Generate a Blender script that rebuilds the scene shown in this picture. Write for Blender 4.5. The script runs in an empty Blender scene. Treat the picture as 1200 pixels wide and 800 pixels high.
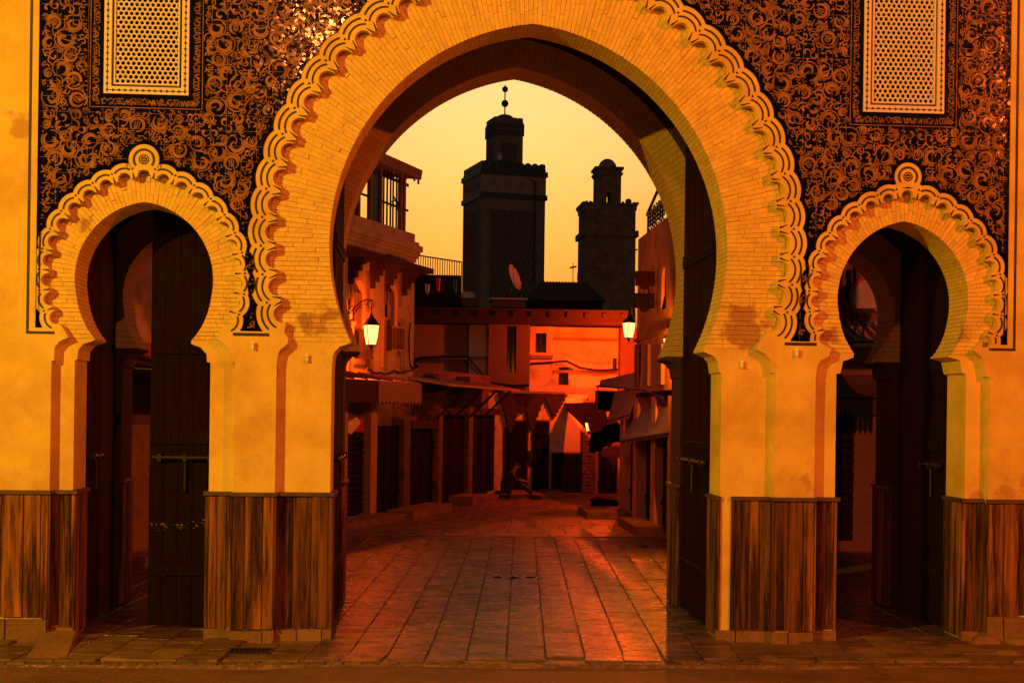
import bpy, bmesh, math, random
from mathutils import Vector, Matrix
from mathutils.geometry import tessellate_polygon
random.seed(7)
R = math.radians
sc = bpy.context.scene
col = sc.collection

# ------------------------------------------------------------------ camera
F = 1646.0                       # focal length in photograph pixels (1200 wide)
CAM = Vector((0.0, -12.9, 2.1))
YAW, ROLL = R(3.8), 0.0135
cam_data = bpy.data.cameras.new('camera')
cam = bpy.data.objects.new('camera', cam_data)
col.objects.link(cam)
cam_data.sensor_width = 36.0
cam_data.lens = 36.0 * F / 1200
cam_data.shift_y = 82 / 1200
cam_data.clip_end = 2000
MR = Matrix.Rotation(-YAW, 3, 'Z') @ Matrix.Rotation(R(90), 3, 'X') @ Matrix.Rotation(ROLL, 3, 'Z')
cam.matrix_world = Matrix.Translation(CAM) @ MR.to_4x4()
sc.camera = cam

# ------------------------------------------------------------------ sky and light
sc.view_settings.view_transform = 'Standard'
sc.view_settings.look = 'None'
sc.view_settings.exposure = 0.0
sc.view_settings.gamma = 1.0
world = bpy.data.worlds.new('World')
sc.world = world
world.use_nodes = True
wt = world.node_tree
sky = wt.nodes.new('ShaderNodeTexSky')
sky.sky_type = 'NISHITA'
sky.sun_disc = False
SUN_EL, SUN_AZ = R(3.0), R(3.0)      # afterglow behind the minarets
sky.sun_elevation = SUN_EL
sky.sun_rotation = SUN_AZ
sky.air_density = 1.0
sky.dust_density = 7.0
sky.ozone_density = 0.3
# the glow deepens from pale yellow to orange towards the horizon, all the way round
wtc = wt.nodes.new('ShaderNodeTexCoord'); wsep = wt.nodes.new('ShaderNodeSeparateXYZ'); wramp = wt.nodes.new('ShaderNodeValToRGB')
wt.links.new(wtc.outputs['Generated'], wsep.inputs[0]); wt.links.new(wsep.outputs[2], wramp.inputs[0])
els = wramp.color_ramp.elements
els[0].position = 0.04; els[0].color = (0.33, 0.21, 0.20, 1)
els[1].position = 0.75; els[1].color = (0.20, 0.145, 0.11, 1)
for p_, c_ in ((0.086, (0.33, 0.245, 0.24)), (0.14, (0.33, 0.295, 0.30)), (0.226, (0.40, 0.49, 0.67)), (0.30, (0.44, 0.57, 0.76)), (0.42, (0.30, 0.30, 0.30))):
    e_ = els.new(p_); e_.color = (*c_, 1)
tint = wt.nodes.new('ShaderNodeMix')
tint.data_type = 'RGBA'; tint.blend_type = 'MULTIPLY'
tint.inputs[0].default_value = 1.0
wt.links.new(sky.outputs[0], tint.inputs[6])
wt.links.new(wramp.outputs[0], tint.inputs[7])
wt.links.new(tint.outputs[2], wt.nodes['Background'].inputs[0])
wt.nodes['Background'].inputs[1].default_value = 0.15
sun_data = bpy.data.lights.new('sun', 'SUN')
sun_data.energy = 0.05; sun_data.angle = R(10); sun_data.color = (1, 0.55, 0.25)
sun = bpy.data.objects.new('sun', sun_data); col.objects.link(sun)
sd = Vector((math.sin(SUN_AZ) * math.cos(SUN_EL), math.cos(SUN_AZ) * math.cos(SUN_EL), math.sin(SUN_EL)))
sun.rotation_euler = sd.to_track_quat('Z', 'Y').to_euler()
sun.location = (0, 60, 20)

cy = sc.cycles
cy.use_denoising = True
cy.max_bounces = 6; cy.diffuse_bounces = 4; cy.glossy_bounces = 3
cy.sample_clamp_indirect = 6.0

# ------------------------------------------------------------------ pixel -> place (survey of the photograph)
def ray(px, py):
    return MR @ Vector(((px - 600) / F, (482 - py) / F, -1))
def W(px, py, Y=0.0):
    d = ray(px, py); t = (Y - CAM.y) / d.y
    return CAM + d * t
def XZ(px, py, Y=0.0):
    p = W(px, py, Y); return (p.x, p.z)
def ground(px, py, z=0.0):
    d = ray(px, py); return CAM + d * ((z - CAM.z) / d.z)

# ------------------------------------------------------------------ materials
def mat(name, base, rough=0.85, bump=0.0, scale=8.0, var=0.25, metal=0.0, stretch=None, spec=0.5,
        dark=None, dark_amt=0.5, dark_scale=2.0, fine=60.0, rnd=0.0, bdist=0.02, coat=0.0, tr=0.0, rvar=0.0, dlo=.5, glint=0.0):
    m = bpy.data.materials.new(name); m.use_nodes = True
    nt = m.node_tree; N = nt.nodes; L = nt.links
    b = N['Principled BSDF']
    tc = N.new('ShaderNodeTexCoord'); src = tc.outputs['Object']
    if rnd:
        oi = N.new('ShaderNodeObjectInfo'); sc_ = N.new('ShaderNodeVectorMath'); sc_.operation = 'SCALE'
        cb = N.new('ShaderNodeCombineXYZ')
        for k in range(3): L.new(oi.outputs['Random'], cb.inputs[k])
        L.new(cb.outputs[0], sc_.inputs[0]); sc_.inputs['Scale'].default_value = 37.0
        ad = N.new('ShaderNodeVectorMath'); L.new(src, ad.inputs[0]); L.new(sc_.outputs[0], ad.inputs[1]); src = ad.outputs[0]
    if stretch:
        mp = N.new('ShaderNodeMapping'); mp.inputs['Scale'].default_value = stretch
        L.new(src, mp.inputs[0]); src = mp.outputs[0]
    n1 = N.new('ShaderNodeTexNoise'); n1.inputs['Scale'].default_value = scale; n1.inputs['Detail'].default_value = 6
    n1.inputs['Roughness'].default_value = 0.65
    L.new(src, n1.inputs['Vector'])
    r = N.new('ShaderNodeValToRGB')
    lo = [c * (1 - var) for c in base]; hi = [min(1, c * (1 + var)) for c in base]
    r.color_ramp.elements[0].position = 0.32; r.color_ramp.elements[1].position = 0.68
    r.color_ramp.elements[0].color = (*lo, 1); r.color_ramp.elements[1].color = (*hi, 1)
    L.new(n1.outputs[0], r.inputs[0]); c = r.outputs[0]
    if dark:
        n2 = N.new('ShaderNodeTexNoise'); n2.inputs['Scale'].default_value = dark_scale; n2.inputs['Detail'].default_value = 8
        n2.inputs['Roughness'].default_value = 0.7
        L.new(src, n2.inputs['Vector'])
        r2 = N.new('ShaderNodeValToRGB'); r2.color_ramp.elements[0].position = dlo; r2.color_ramp.elements[1].position = dlo + .15
        r2.color_ramp.elements[0].color = (0, 0, 0, 1); r2.color_ramp.elements[1].color = (dark_amt,) * 3 + (1,)
        L.new(n2.outputs[0], r2.inputs[0])
        mx = N.new('ShaderNodeMix'); mx.data_type = 'RGBA'
        L.new(r2.outputs[0], mx.inputs[0]); L.new(c, mx.inputs[6]); mx.inputs[7].default_value = (*dark, 1); c = mx.outputs[2]
    if rnd:
        mr = N.new('ShaderNodeMapRange'); mr.inputs[3].default_value = 1 - rnd; mr.inputs[4].default_value = 1 + rnd
        L.new(oi.outputs['Random'], mr.inputs[0])
        vm = N.new('ShaderNodeVectorMath'); vm.operation = 'SCALE'
        L.new(c, vm.inputs[0]); L.new(mr.outputs[0], vm.inputs['Scale']); c = vm.outputs[0]
    L.new(c, b.inputs['Base Color'])
    b.inputs['Roughness'].default_value = rough
    if rvar:
        mr2 = N.new('ShaderNodeMapRange'); mr2.inputs[1].default_value = .3; mr2.inputs[2].default_value = .7
        mr2.inputs[3].default_value = rough - rvar; mr2.inputs[4].default_value = rough + rvar
        L.new(n1.outputs[0], mr2.inputs[0]); L.new(mr2.outputs[0], b.inputs['Roughness'])
    b.inputs['Metallic'].default_value = metal
    b.inputs['Specular IOR Level'].default_value = spec
    b.inputs['Coat Weight'].default_value = coat
    if tr: b.inputs['Transmission Weight'].default_value = tr
    if bump:
        n3 = N.new('ShaderNodeTexNoise'); n3.inputs['Scale'].default_value = fine; n3.inputs['Detail'].default_value = 4
        L.new(src, n3.inputs['Vector'])
        sm = N.new('ShaderNodeMath'); sm.operation = 'ADD'; L.new(n1.outputs[0], sm.inputs[0]); L.new(n3.outputs[0], sm.inputs[1])
        bp = N.new('ShaderNodeBump'); bp.inputs['Strength'].default_value = bump; bp.inputs['Distance'].default_value = bdist
        L.new(sm.outputs[0], bp.inputs['Height']); L.new(bp.outputs[0], b.inputs['Normal'])
    if glint:      # facets of uneven hand-cut glaze: every small cell is tilted a little its own way
        vo = N.new('ShaderNodeTexVoronoi'); vo.inputs['Scale'].default_value = 42; L.new(tc.outputs['Object'], vo.inputs['Vector'])
        vs = N.new('ShaderNodeVectorMath'); vs.operation = 'SUBTRACT'; L.new(vo.outputs['Color'], vs.inputs[0]); vs.inputs[1].default_value = (.5, .5, .5)
        vk = N.new('ShaderNodeVectorMath'); vk.operation = 'SCALE'; L.new(vs.outputs[0], vk.inputs[0]); vk.inputs['Scale'].default_value = glint
        gg = N.new('ShaderNodeNewGeometry'); va = N.new('ShaderNodeVectorMath'); L.new(gg.outputs['Normal'], va.inputs[0]); L.new(vk.outputs[0], va.inputs[1])
        vn = N.new('ShaderNodeVectorMath'); vn.operation = 'NORMALIZE'; L.new(va.outputs[0], vn.inputs[0]); L.new(vn.outputs[0], b.inputs['Normal'])
    return m
def add_stains(m, spots, colour, amt=0.75):
    """damp patches of irregular shape at fixed places on the gate (world position, metres)"""
    nt = m.node_tree; N = nt.nodes; L = nt.links; b = N['Principled BSDF']
    g = N.new('ShaderNodeNewGeometry')
    nz = N.new('ShaderNodeTexNoise'); nz.inputs['Scale'].default_value = 6; nz.inputs['Detail'].default_value = 6
    L.new(g.outputs['Position'], nz.inputs['Vector'])
    acc = None
    for (p, rad) in spots:
        dd = N.new('ShaderNodeVectorMath'); dd.operation = 'DISTANCE'; dd.inputs[1].default_value = p
        L.new(g.outputs['Position'], dd.inputs[0])
        ma = N.new('ShaderNodeMath'); ma.operation = 'MULTIPLY_ADD'; ma.inputs[1].default_value = rad * 5.0; ma.inputs[2].default_value = -rad * 2.5
        L.new(nz.outputs[0], ma.inputs[0])
        s = N.new('ShaderNodeMath'); s.operation = 'SUBTRACT'; L.new(ma.outputs[0], s.inputs[0])
        s2 = N.new('ShaderNodeMath'); s2.operation = 'ADD'; L.new(dd.outputs['Value'], s2.inputs[0]); L.new(s.outputs[0], s2.inputs[1])
        s.inputs[1].default_value = 0
        mr = N.new('ShaderNodeMapRange'); mr.inputs[1].default_value = rad * 0.15; mr.inputs[2].default_value = rad * .0; mr.inputs[3].default_value = 0; mr.inputs[4].default_value = 1
        mr.inputs[1].default_value = rad * 1.0; mr.inputs[2].default_value = rad * 0.45
        L.new(s2.outputs[0], mr.inputs[0])
        if acc is None: acc = mr.outputs[0]
        else:
            mm = N.new('ShaderNodeMath'); mm.operation = 'MAXIMUM'; L.new(acc, mm.inputs[0]); L.new(mr.outputs[0], mm.inputs[1]); acc = mm.outputs[0]
    sc2 = N.new('ShaderNodeMath'); sc2.operation = 'MULTIPLY'; sc2.inputs[1].default_value = amt; L.new(acc, sc2.inputs[0])
    old = b.inputs['Base Color'].links[0].from_socket
    mx = N.new('ShaderNodeMix'); mx.data_type = 'RGBA'
    L.new(sc2.outputs[0], mx.inputs[0]); L.new(old, mx.inputs[6]); mx.inputs[7].default_value = (*colour, 1)
    L.new(mx.outputs[2], b.inputs['Base Color'])
def emis(name, colour, strength):
    m = bpy.data.materials.new(name); m.use_nodes = True
    b = m.node_tree.nodes['Principled BSDF']
    b.inputs['Base Color'].default_value = (*colour, 1)
    b.inputs['Emission Color'].default_value = (*colour, 1); b.inputs['Emission Strength'].default_value = strength
    return m

M = {}
M['plaster'] = mat('gate_plaster', (.74, .58, .13), .82, .4, 2.2, .12, dark=(.48, .27, .06), dark_amt=.5, dlo=.46, dark_scale=1.3, fine=45, bdist=.012)
M['brick'] = mat('painted_brick', (.74, .57, .13), .8, .7, 14, .14, dark=(.46, .30, .16), dark_amt=.35, dark_scale=3, fine=70, rnd=.07, bdist=.01)
M['joint'] = mat('joint_mortar', (.60, .44, .10), .9, .3, 12, .15)
M['tile_ochre'] = mat('ochre_tile', (.30, .148, .036), .12, 0, 6, .4, dark=(.13, .06, .03), dark_amt=.7, dark_scale=5, spec=.35, rvar=.03, glint=.075)
M['tile_black'] = mat('black_glaze', (.004, .003, .003), .11, 0, 6, .3, spec=.22, glint=.075)
M['inlay'] = mat('black_inlay_and_slit_shade', (.025, .02, .02), .6, .1, 10, .2)
M['lattice'] = mat('white_lattice', (.74, .72, .80), .7, .2, 12, .08, fine=60)
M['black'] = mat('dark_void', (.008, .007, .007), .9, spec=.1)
M['board'] = mat('weathered_board', (.25, .108, .028), .85, 1.0, 1.6, .45, stretch=(9, 9, .55), dark=(.022, .01, .005), dark_amt=.95, dark_scale=1.3, fine=16, rnd=.5, bdist=.015, spec=.2, dlo=.43)
M['cap'] = mat('dado_cap', (.08, .045, .03), .6, .4, 6, .3)
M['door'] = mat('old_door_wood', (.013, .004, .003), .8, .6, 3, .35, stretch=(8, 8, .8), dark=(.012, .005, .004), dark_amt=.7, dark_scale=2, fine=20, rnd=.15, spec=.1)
M['iron'] = mat('wrought_iron', (.03, .028, .028), .5, .2, 20, .2, metal=.6)
M['plinth'] = mat('plinth_stone', (.20, .11, .05), .85, .8, 6, .3, dark=(.12, .08, .05), dark_amt=.8, dark_scale=3, fine=30, rnd=.15)
M['slab'] = mat('worn_slab', (.125, .078, .068), .27, .9, 2.6, .5, dark=(.03, .018, .015), dark_amt=.9, dark_scale=1.7, fine=16, rnd=.16, bdist=.022, stretch=(1.0, 2.6, 1), rvar=.10, spec=.5)
M['slab2'] = mat('front_slab', (.15, .10, .05), .6, .8, 2.2, .35, dark=(.03, .02, .012), dark_amt=.9, dark_scale=1.7, fine=16, rnd=.18, bdist=.02, stretch=(1.0, 2.0, 1), rvar=.1)
M['street'] = mat('street_bed', (.17, .10, .075), .40, .9, 3, .4, fine=14, bdist=.04, rvar=.15)
M['road'] = mat('worn_road', (.13, .072, .034), .7, .8, 1.6, .3, dark=(.07, .05, .035), dark_amt=.75, dark_scale=1.1, fine=18, bdist=.03, rvar=.15)
M['ground'] = mat('earth', (.18, .13, .09), .9, .5, 2, .3)
M['ceil'] = mat('shaded_passage_plaster', (.035, .02, .012), .9, .4, 3, .2)  # the passage ceilings' shade is put into this near-black colour
M['brick2'] = mat('shaded_inner_brick', (.45, .32, .10), .85, .5, 14, .12, rnd=.07)  # darker copy of the front brick, shade of the back arches in its colour
M['inner'] = mat('shaded_inner_wall', (.05, .028, .014), .9, .4, 3, .2, spec=.2)  # passage and back wall: lack of light put into the colour
M['porcelain'] = mat('porcelain', (.8, .78, .72), .3)

# ------------------------------------------------------------------ mesh building
def world_loc(o):
    v = Vector((0, 0, 0))
    while o: v += o.location; o = o.parent
    return v
class MB:
    def __init__(s, T=None): s.v = []; s.f = []; s.T = T or Matrix()
    def add(s, vs, fs):
        n = len(s.v)
        s.v += [s.T @ Vector(p) for p in vs]; s.f += [tuple(i + n for i in f) for f in fs]
    def box(s, x0, x1, y0, y1, z0, z1):
        s.add([(x0, y0, z0), (x1, y0, z0), (x1, y1, z0), (x0, y1, z0), (x0, y0, z1), (x1, y0, z1), (x1, y1, z1), (x0, y1, z1)],
              [(0, 3, 2, 1), (4, 5, 6, 7), (0, 1, 5, 4), (1, 2, 6, 5), (2, 3, 7, 6), (3, 0, 4, 7)])
    def hexa(s, lo, hi):   # 4 lower + 4 upper corners
        s.add(list(lo) + list(hi), [(3, 2, 1, 0), (4, 5, 6, 7), (0, 1, 5, 4), (1, 2, 6, 5), (2, 3, 7, 6), (3, 0, 4, 7)])
    def prism(s, poly, y0, y1, holes=(), back=True, axis='y', sides=True):
        loops = [list(poly)] + [list(h) for h in holes]
        mk = {'y': lambda p, d: (p[0], d, p[1]), 'z': lambda p, d: (p[0], p[1], d), 'x': lambda p, d: (d, p[0], p[1])}[axis]
        tri = tessellate_polygon([[Vector((p[0], p[1], 0)) for p in l] for l in loops])
        pts = [p for l in loops for p in l]; n = len(pts)
        vs = [mk(p, y0) for p in pts] + ([mk(p, y1) for p in pts] if (back or sides) else [])
        fs = [tuple(t) for t in tri]
        if back: fs += [tuple(i + n for i in reversed(t)) for t in tri]
        if sides:
            o = 0
            for l in loops:
                k = len(l)
                fs += [(o + i, o + (i + 1) % k, n + o + (i + 1) % k, n + o + i) for i in range(k)]; o += k
        s.add(vs, fs)
    def tube(s, pts, r, n=6, r1=None):
        pts = [Vector(p) for p in pts]; k = len(pts); vs = []; fs = []
        for i, p in enumerate(pts):
            t = (pts[min(i + 1, k - 1)] - pts[max(i - 1, 0)]).normalized()
            a = t.cross(Vector((0, 0, 1)) if abs(t.z) < .9 else Vector((0, 1, 0))).normalized(); b = t.cross(a)
            rr = r if r1 is None else r + (r1 - r) * i / max(1, k - 1)
            vs += [p + (a * math.cos(q) + b * math.sin(q)) * rr for q in [2 * math.pi * j / n for j in range(n)]]
        for i in range(k - 1):
            for j in range(n):
                fs.append((i * n + j, i * n + (j + 1) % n, (i + 1) * n + (j + 1) % n, (i + 1) * n + j))
        fs += [tuple(range(n))[::-1], tuple(range((k - 1) * n, k * n))]
        s.add(vs, fs)
    def lathe(s, prof, c, n=16, axis='z'):
        vs = []; fs = []
        for (r, h) in prof:
            for j in range(n):
                q = 2 * math.pi * j / n
                if axis == 'z': vs.append((c[0] + r * math.cos(q), c[1] + r * math.sin(q), c[2] + h))
                else: vs.append((c[0] + r * math.cos(q), c[1] + h, c[2] + r * math.sin(q)))
        for i in range(len(prof) - 1):
            for j in range(n): fs.append((i * n + j, i * n + (j + 1) % n, (i + 1) * n + (j + 1) % n, (i + 1) * n + j))
        fs += [tuple(range(n))[::-1], tuple(range((len(prof) - 1) * n, len(prof) * n))]
        s.add(vs, fs)
    def ribbon(s, pts, ws, y):   # flat ribbon in the xz plane at depth y
        k = len(pts); vs = []
        for i in range(k):
            a = pts[max(0, i - 1)]; b = pts[min(k - 1, i + 1)]
            dx, dz = b[0] - a[0], b[1] - a[1]; l = math.hypot(dx, dz) or 1
            nx, nz = -dz / l * ws[i] / 2, dx / l * ws[i] / 2
            vs += [(pts[i][0] + nx, y, pts[i][1] + nz), (pts[i][0] - nx, y, pts[i][1] - nz)]
        s.add(vs, [(2 * i, 2 * i + 2, 2 * i + 3, 2 * i + 1) for i in range(k - 1)])
    def build(s, name, m, parent=None, smooth=False, origin=None, **props):
        if parent is None:
            if origin is None:
                xs = [v.x for v in s.v]; ys = [v.y for v in s.v]; zs = [v.z for v in s.v]
                origin = Vector(((min(xs) + max(xs)) / 2, (min(ys) + max(ys)) / 2, min(zs)))
            off = Vector(origin); loc = off
        else:
            off = world_loc(parent); loc = Vector((0, 0, 0))
        me = bpy.data.meshes.new(name)
        me.from_pydata([v - off for v in s.v], [], s.f); me.update()
        bm = bmesh.new(); bm.from_mesh(me); bmesh.ops.recalc_face_normals(bm, faces=bm.faces); bm.to_mesh(me); bm.free()
        me.materials.append(m)
        if smooth: me.shade_smooth()
        o = bpy.data.objects.new(name, me); col.objects.link(o); o.location = loc
        if parent: o.parent = parent
        for k, v in props.items(): o[k] = v
        return o
def thing(name, loc, label, cat, group=None):
    o = bpy.data.objects.new(name, None); col.objects.link(o); o.location = loc
    o['label'] = label; o['category'] = cat
    if group: o['group'] = group
    return o
def copy_tree(o, parent=None):
    c = o.copy(); col.objects.link(c); c.parent = parent
    for ch in list(o.children): copy_tree(ch, c)
    return c
def in_poly(x, z, P):
    r = False; j = len(P) - 1
    for i in range(len(P)):
        if (P[i][1] > z) != (P[j][1] > z) and x < (P[j][0] - P[i][0]) * (z - P[i][1]) / (P[j][1] - P[i][1]) + P[i][0]: r = not r
        j = i
    return r
def d_poly(x, z, P):
    b = 9e9; j = len(P) - 1
    for i in range(len(P)):
        ax, az = P[j]; bx, bz = P[i]; dx, dz = bx - ax, bz - az; L2 = dx * dx + dz * dz or 1e-9
        t = max(0, min(1, ((x - ax) * dx + (z - az) * dz) / L2))
        b = min(b, (x - ax - t * dx) ** 2 + (z - az - t * dz) ** 2); j = i
    return math.sqrt(b)

# ================================================================== THE GATE
PX = 1 / 127.2                      # one photograph pixel on the gate, in metres
RY = 0.10                           # recess plane of arches and jambs behind the pier faces
TB = 0.56                           # back of the front wall
BY0, BY1 = 2.16, 2.72               # the back wall
class Arch:
    """pointed horseshoe: two circle arcs"""
    def __init__(s, pl, pr, apex, ptl, flare=0.0):
        l = W(*pl, RY); r = W(*pr, RY); a = W(*apex, RY)
        s.cx = (l.x + r.x) / 2; s.R = (r.x - l.x) / 2; s.cz = (l.z + r.z) / 2
        H = a.z - s.cz; s.e = (H * H - s.R ** 2) / (2 * s.R); s.rad = s.R + s.e
        s.ztip = ptl; s.flare = flare
        s.pend = math.asin(min(1, (s.cz - s.ztip) / (s.rad + flare)))
    def fl(s, phi):   # phi: angle above the springing (negative below)
        t = max(0, (-phi - R(10)) / (s.pend - R(10)))
        return s.flare * t ** 1.4
    def top(s, off): return math.acos(s.e / (s.rad + off))
    def p(s, phi, off, side):
        r = s.rad + off + s.fl(phi)
        cxx = s.cx + (s.e if side < 0 else -s.e)
        return (cxx + side * r * math.cos(phi), s.cz + r * math.sin(phi))
    def curve(s, off, n=40, z0=None):
        z0 = s.ztip if z0 is None else z0
        a0 = -math.asin(min(1, (s.cz - z0) / (s.rad + off + s.flare)))
        a1 = s.top(off)
        L = [s.p(a0 + (a1 - a0) * i / n, off, -1) for i in range(n + 1)]
        Rr = [s.p(a0 + (a1 - a0) * i / n, off, 1) for i in range(n)]
        return L + Rr[::-1]
AM = Arch((386, 290), (852, 290), (620, 28.4), 0); AM.ztip = (W(408, 400, RY).z + W(824, 409, RY).z) / 2; AM.pend = math.asin((AM.cz - AM.ztip) / AM.rad)
AL = Arch((88, 327), (250, 327), (169, 237), 0, 6.5 * PX)
AL.ztip = (W(111, 396, RY).z + W(224, 399, RY).z) / 2; AL.pend = math.asin((AL.cz - AL.ztip) / (AL.rad + AL.flare))
AR = Arch((981, 350), (1134, 352), (1060, 259.5), 0, 4.0 * PX)
AR.ztip = (W(1001, 414, RY).z + W(1109, 415, RY).z) / 2; AR.pend = math.asin((AR.cz - AR.ztip) / (AR.rad + AR.flare))
M_BAY = dict(off=61.5 * PX, bay=10.8 * PX, ro=31.6 * PX, n=18, end=R(17.6), dot=16.5 * PX, arcs=((25.6, 2.4), (18.7, 2.2)))
S_BAY = dict(off=27 * PX, bay=7.6 * PX, ro=19.2 * PX, n=10, end=R(29), dot=11 * PX, arcs=((13.4, 2.2),))
for A, B in ((AM, M_BAY), (AL, S_BAY), (AR, S_BAY)): A.B = B
def lobes(A):
    """(side, phi) of every lobe centre from the left foot over the apex to the right foot, and junction angles"""
    B = A.B; top = math.acos(A.e / (A.rad + B['off'])); st = (top + B['end']) / (B['n'] + .5)
    L = [(-1, -B['end'] + st * (i + .5)) for i in range(B['n'])]
    return st, L + [(0, top)] + [(1, a) for (_, a) in L[::-1]]
def lob_c(A, side, phi, extra=0.0):
    if side == 0: return (A.cx, A.cz + math.sqrt((A.rad + A.B['off'] + extra) ** 2 - A.e ** 2)), (0, 1)
    r = A.rad + A.B['off'] + extra
    cxx = A.cx + (A.e if side < 0 else -A.e)
    u = (side * math.cos(phi), math.sin(phi))
    return (cxx + u[0] * r, A.cz + u[1] * r), u
def inner_edge(A):
    """teeth and bays, left foot -> right foot"""
    st, L = lobes(A); P = []; b = A.B['bay']
    for (s, phi) in L:
        c, u = lob_c(A, s, phi); t = (u[1], -u[0])    # clockwise tangent (towards the right over the apex)
        for k in range(9):
            q = math.pi - math.pi * k / 8
            P.append((c[0] + t[0] * b * math.cos(q) + u[0] * b * math.sin(q) * 1.12, c[1] + t[1] * b * math.cos(q) + u[1] * b * math.sin(q) * 1.12))
    return P
def outer_edge(A, grow=0.0, zcut=None, medal=None):
    st, L = lobes(A); P = []; ro = A.B['ro'] + grow
    half = (A.rad + A.B['off']) * st / 2 * 1.03
    half2 = half * (1 + (ro * .72) / (A.rad + A.B['off']))
    for (s, phi) in L:
        c, u = lob_c(A, s, phi); t = (u[1], -u[0])
        if s == 0 and medal:
            mc, mr = medal; mr = mr + grow
            for k in range(19):
                q = R(212) - R(244) * k / 18
                P.append((mc[0] + mr * math.cos(q), mc[1] + mr * math.sin(q)))
            continue
        am = math.asin(min(.95, half2 / ro))
        for k in range(9):
            q = -am + 2 * am * k / 8
            p_ = (c[0] + t[0] * ro * math.sin(q) + u[0] * ro * math.cos(q), c[1] + t[1] * ro * math.sin(q) + u[1] * ro * math.cos(q))
            if medal and abs(p_[0] - medal[0][0]) < (medal[1] + grow) * .90: continue
            P.append(p_)
    return P
def cut_low(P, z):
    Q = [p for p in P if p[1] > z]
    return [(Q[0][0], z)] + Q + [(Q[-1][0], z)]
def tr(L, Y): return [XZ(x, y, Y) for x, y in L]
# traced brackets (photograph pixels), from the foot of the wall upwards or downwards
fSLl = tr([(58, 579), (58, 423), (63, 422), (64, 407), (69, 400), (80, 395), (76, 388)], 0)
fSLr = tr([(257, 391), (256, 398), (263, 402), (269, 410), (270, 424), (273, 425), (273, 583)], 0)
fMl = tr([(322, 583), (321, 426), (324.4, 425), (325.4, 417), (327, 411), (331, 407.5), (337, 402.5), (337.5, 397), (333, 389)], 0)
fMr = tr([(893, 397.5), (887, 404), (888, 410), (898, 415), (904, 423), (905, 436), (908, 437.5), (907, 590)], 0)
fSRl = tr([(954, 590), (955, 440), (957, 438), (958, 428), (962, 421.7), (972, 417), (974, 408), (966, 404)], 0)
fSRr = tr([(1152, 398), (1142, 408), (1141, 411), (1152, 419), (1155, 441), (1158.5, 442), (1158, 592)], 0)
jSLl = tr([(85, 579), (85.5, 422), (90, 421), (91, 410), (97, 403), (109, 399)], RY)
jSLr = tr([(225, 403), (236, 407), (243, 415), (243.5, 424), (246, 425), (245.5, 581)], RY)
jMl = tr([(386, 585), (385.8, 427.5), (388.8, 426), (389, 419), (391, 412.5), (397.5, 406), (407, 403)], RY)
jMr = tr([(825, 412), (837, 417), (842, 424), (843.5, 436), (846, 437.5), (844, 592)], RY)
jSRl = tr([(977, 593), (978.5, 438), (984, 437), (987, 423), (999, 419)], RY)
jSRr = tr([(1111, 418), (1125, 422), (1128, 437), (1131.5, 438.5), (1130.5, 594)], RY)
def snapx(L, foot):   # plumb vertical edges; foot: index of the lower end
    x = L[foot][0]
    L[foot] = (x, -0.05)
    k = 1 if foot == 0 else len(L) - 2
    L[k] = (x, L[k][1])
for L_, f_ in ((fSLl, 0), (fMl, 0), (fSRl, 0), (jSLl, 0), (jMl, 0), (jSRl, 0)): snapx(L_, f_)
for L_ in (fSLr, fMr, fSRr, jSLr, jMr, jSRr): snapx(L_, len(L_) - 1)
XL, XR, ZT = -7.0, 8.2, 7.6
gate = thing('city_gate', (AM.cx, 0, 0), 'monumental ochre plaster gateway with three horseshoe arches and dark tiled spandrels', 'gate')

# front layer with the scalloped openings
outline = [(XL, -.05)] + fSLl + cut_low(inner_edge(AL), fSLl[-1][1])[1:-1] + fSLr + fMl + cut_low(inner_edge(AM), fMl[-1][1])[1:-1] + fMr \
    + fSRl + cut_low(inner_edge(AR), fSRl[-1][1])[1:-1] + fSRr + [(XR, -.05), (XR, ZT), (XL, ZT)]
winL = [W(123, 0).x, W(223, 0).x, W(173, 111.5).z]; winR = [W(1012.5, 0).x, W(1107.5, 0).x, W(1060, 133).z]
WTOP = 6.45
def winhole(w): return [(w[0], w[2]), (w[1], w[2]), (w[1], WTOP), (w[0], WTOP)]
m = MB(); m.prism(outline, 0, RY + .03, holes=[winhole(winL), winhole(winR)])
m.build('wall_face', M['plaster'], gate)
# core wall behind it, with the arch openings themselves
def opening(A, jl, jr): return jl + A.curve(.012, 44)[0:] + jr
core = [(XL, -.05)] + opening(AL, jSLl, jSLr) + opening(AM, jMl, jMr) + opening(AR, jSRl, jSRr) + [(XR, -.05), (XR, ZT), (XL, ZT)]
m = MB(); m.prism(core, RY - .003, TB); m.build('wall_core', M['joint'], gate)
# jamb pilasters below the springing: plaster skins in front of and lining the core
m = MB()
for (jl, A, side, fx) in ((jSLl, AL, -1, fSLl[0][0]), (jSLr, AL, 1, fSLr[-1][0]), (jMl, AM, -1, fMl[0][0]), (jMr, AM, 1, fMr[-1][0]), (jSRl, AR, -1, fSRl[0][0]), (jSRr, AR, 1, fSRr[-1][0])):
    xo = fx + side * .02 * 1
    seq = jl if side < 0 else jl[::-1]           # foot first
    tipp = A.p(-A.pend, 0, side)
    poly = seq + [tipp, (xo + side * .45, tipp[1]), (xo + side * .45, -.05)]
    poly = seq + [tipp, (fx + side * .02, tipp[1]), (fx + side * .02, -.05)]
    if side < 0 and A is AM or side > 0 and A is AM: poly[-2] = (fx + side * .02, tipp[1])
    g = .006
    poly = [(x - side * g, z) for x, z in poly[:len(seq) + 1]] + poly[len(seq) + 1:]
    m = MB(); m.prism(poly, RY - .009, TB + .004); m.build('jamb', M['plaster'], gate)

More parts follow.
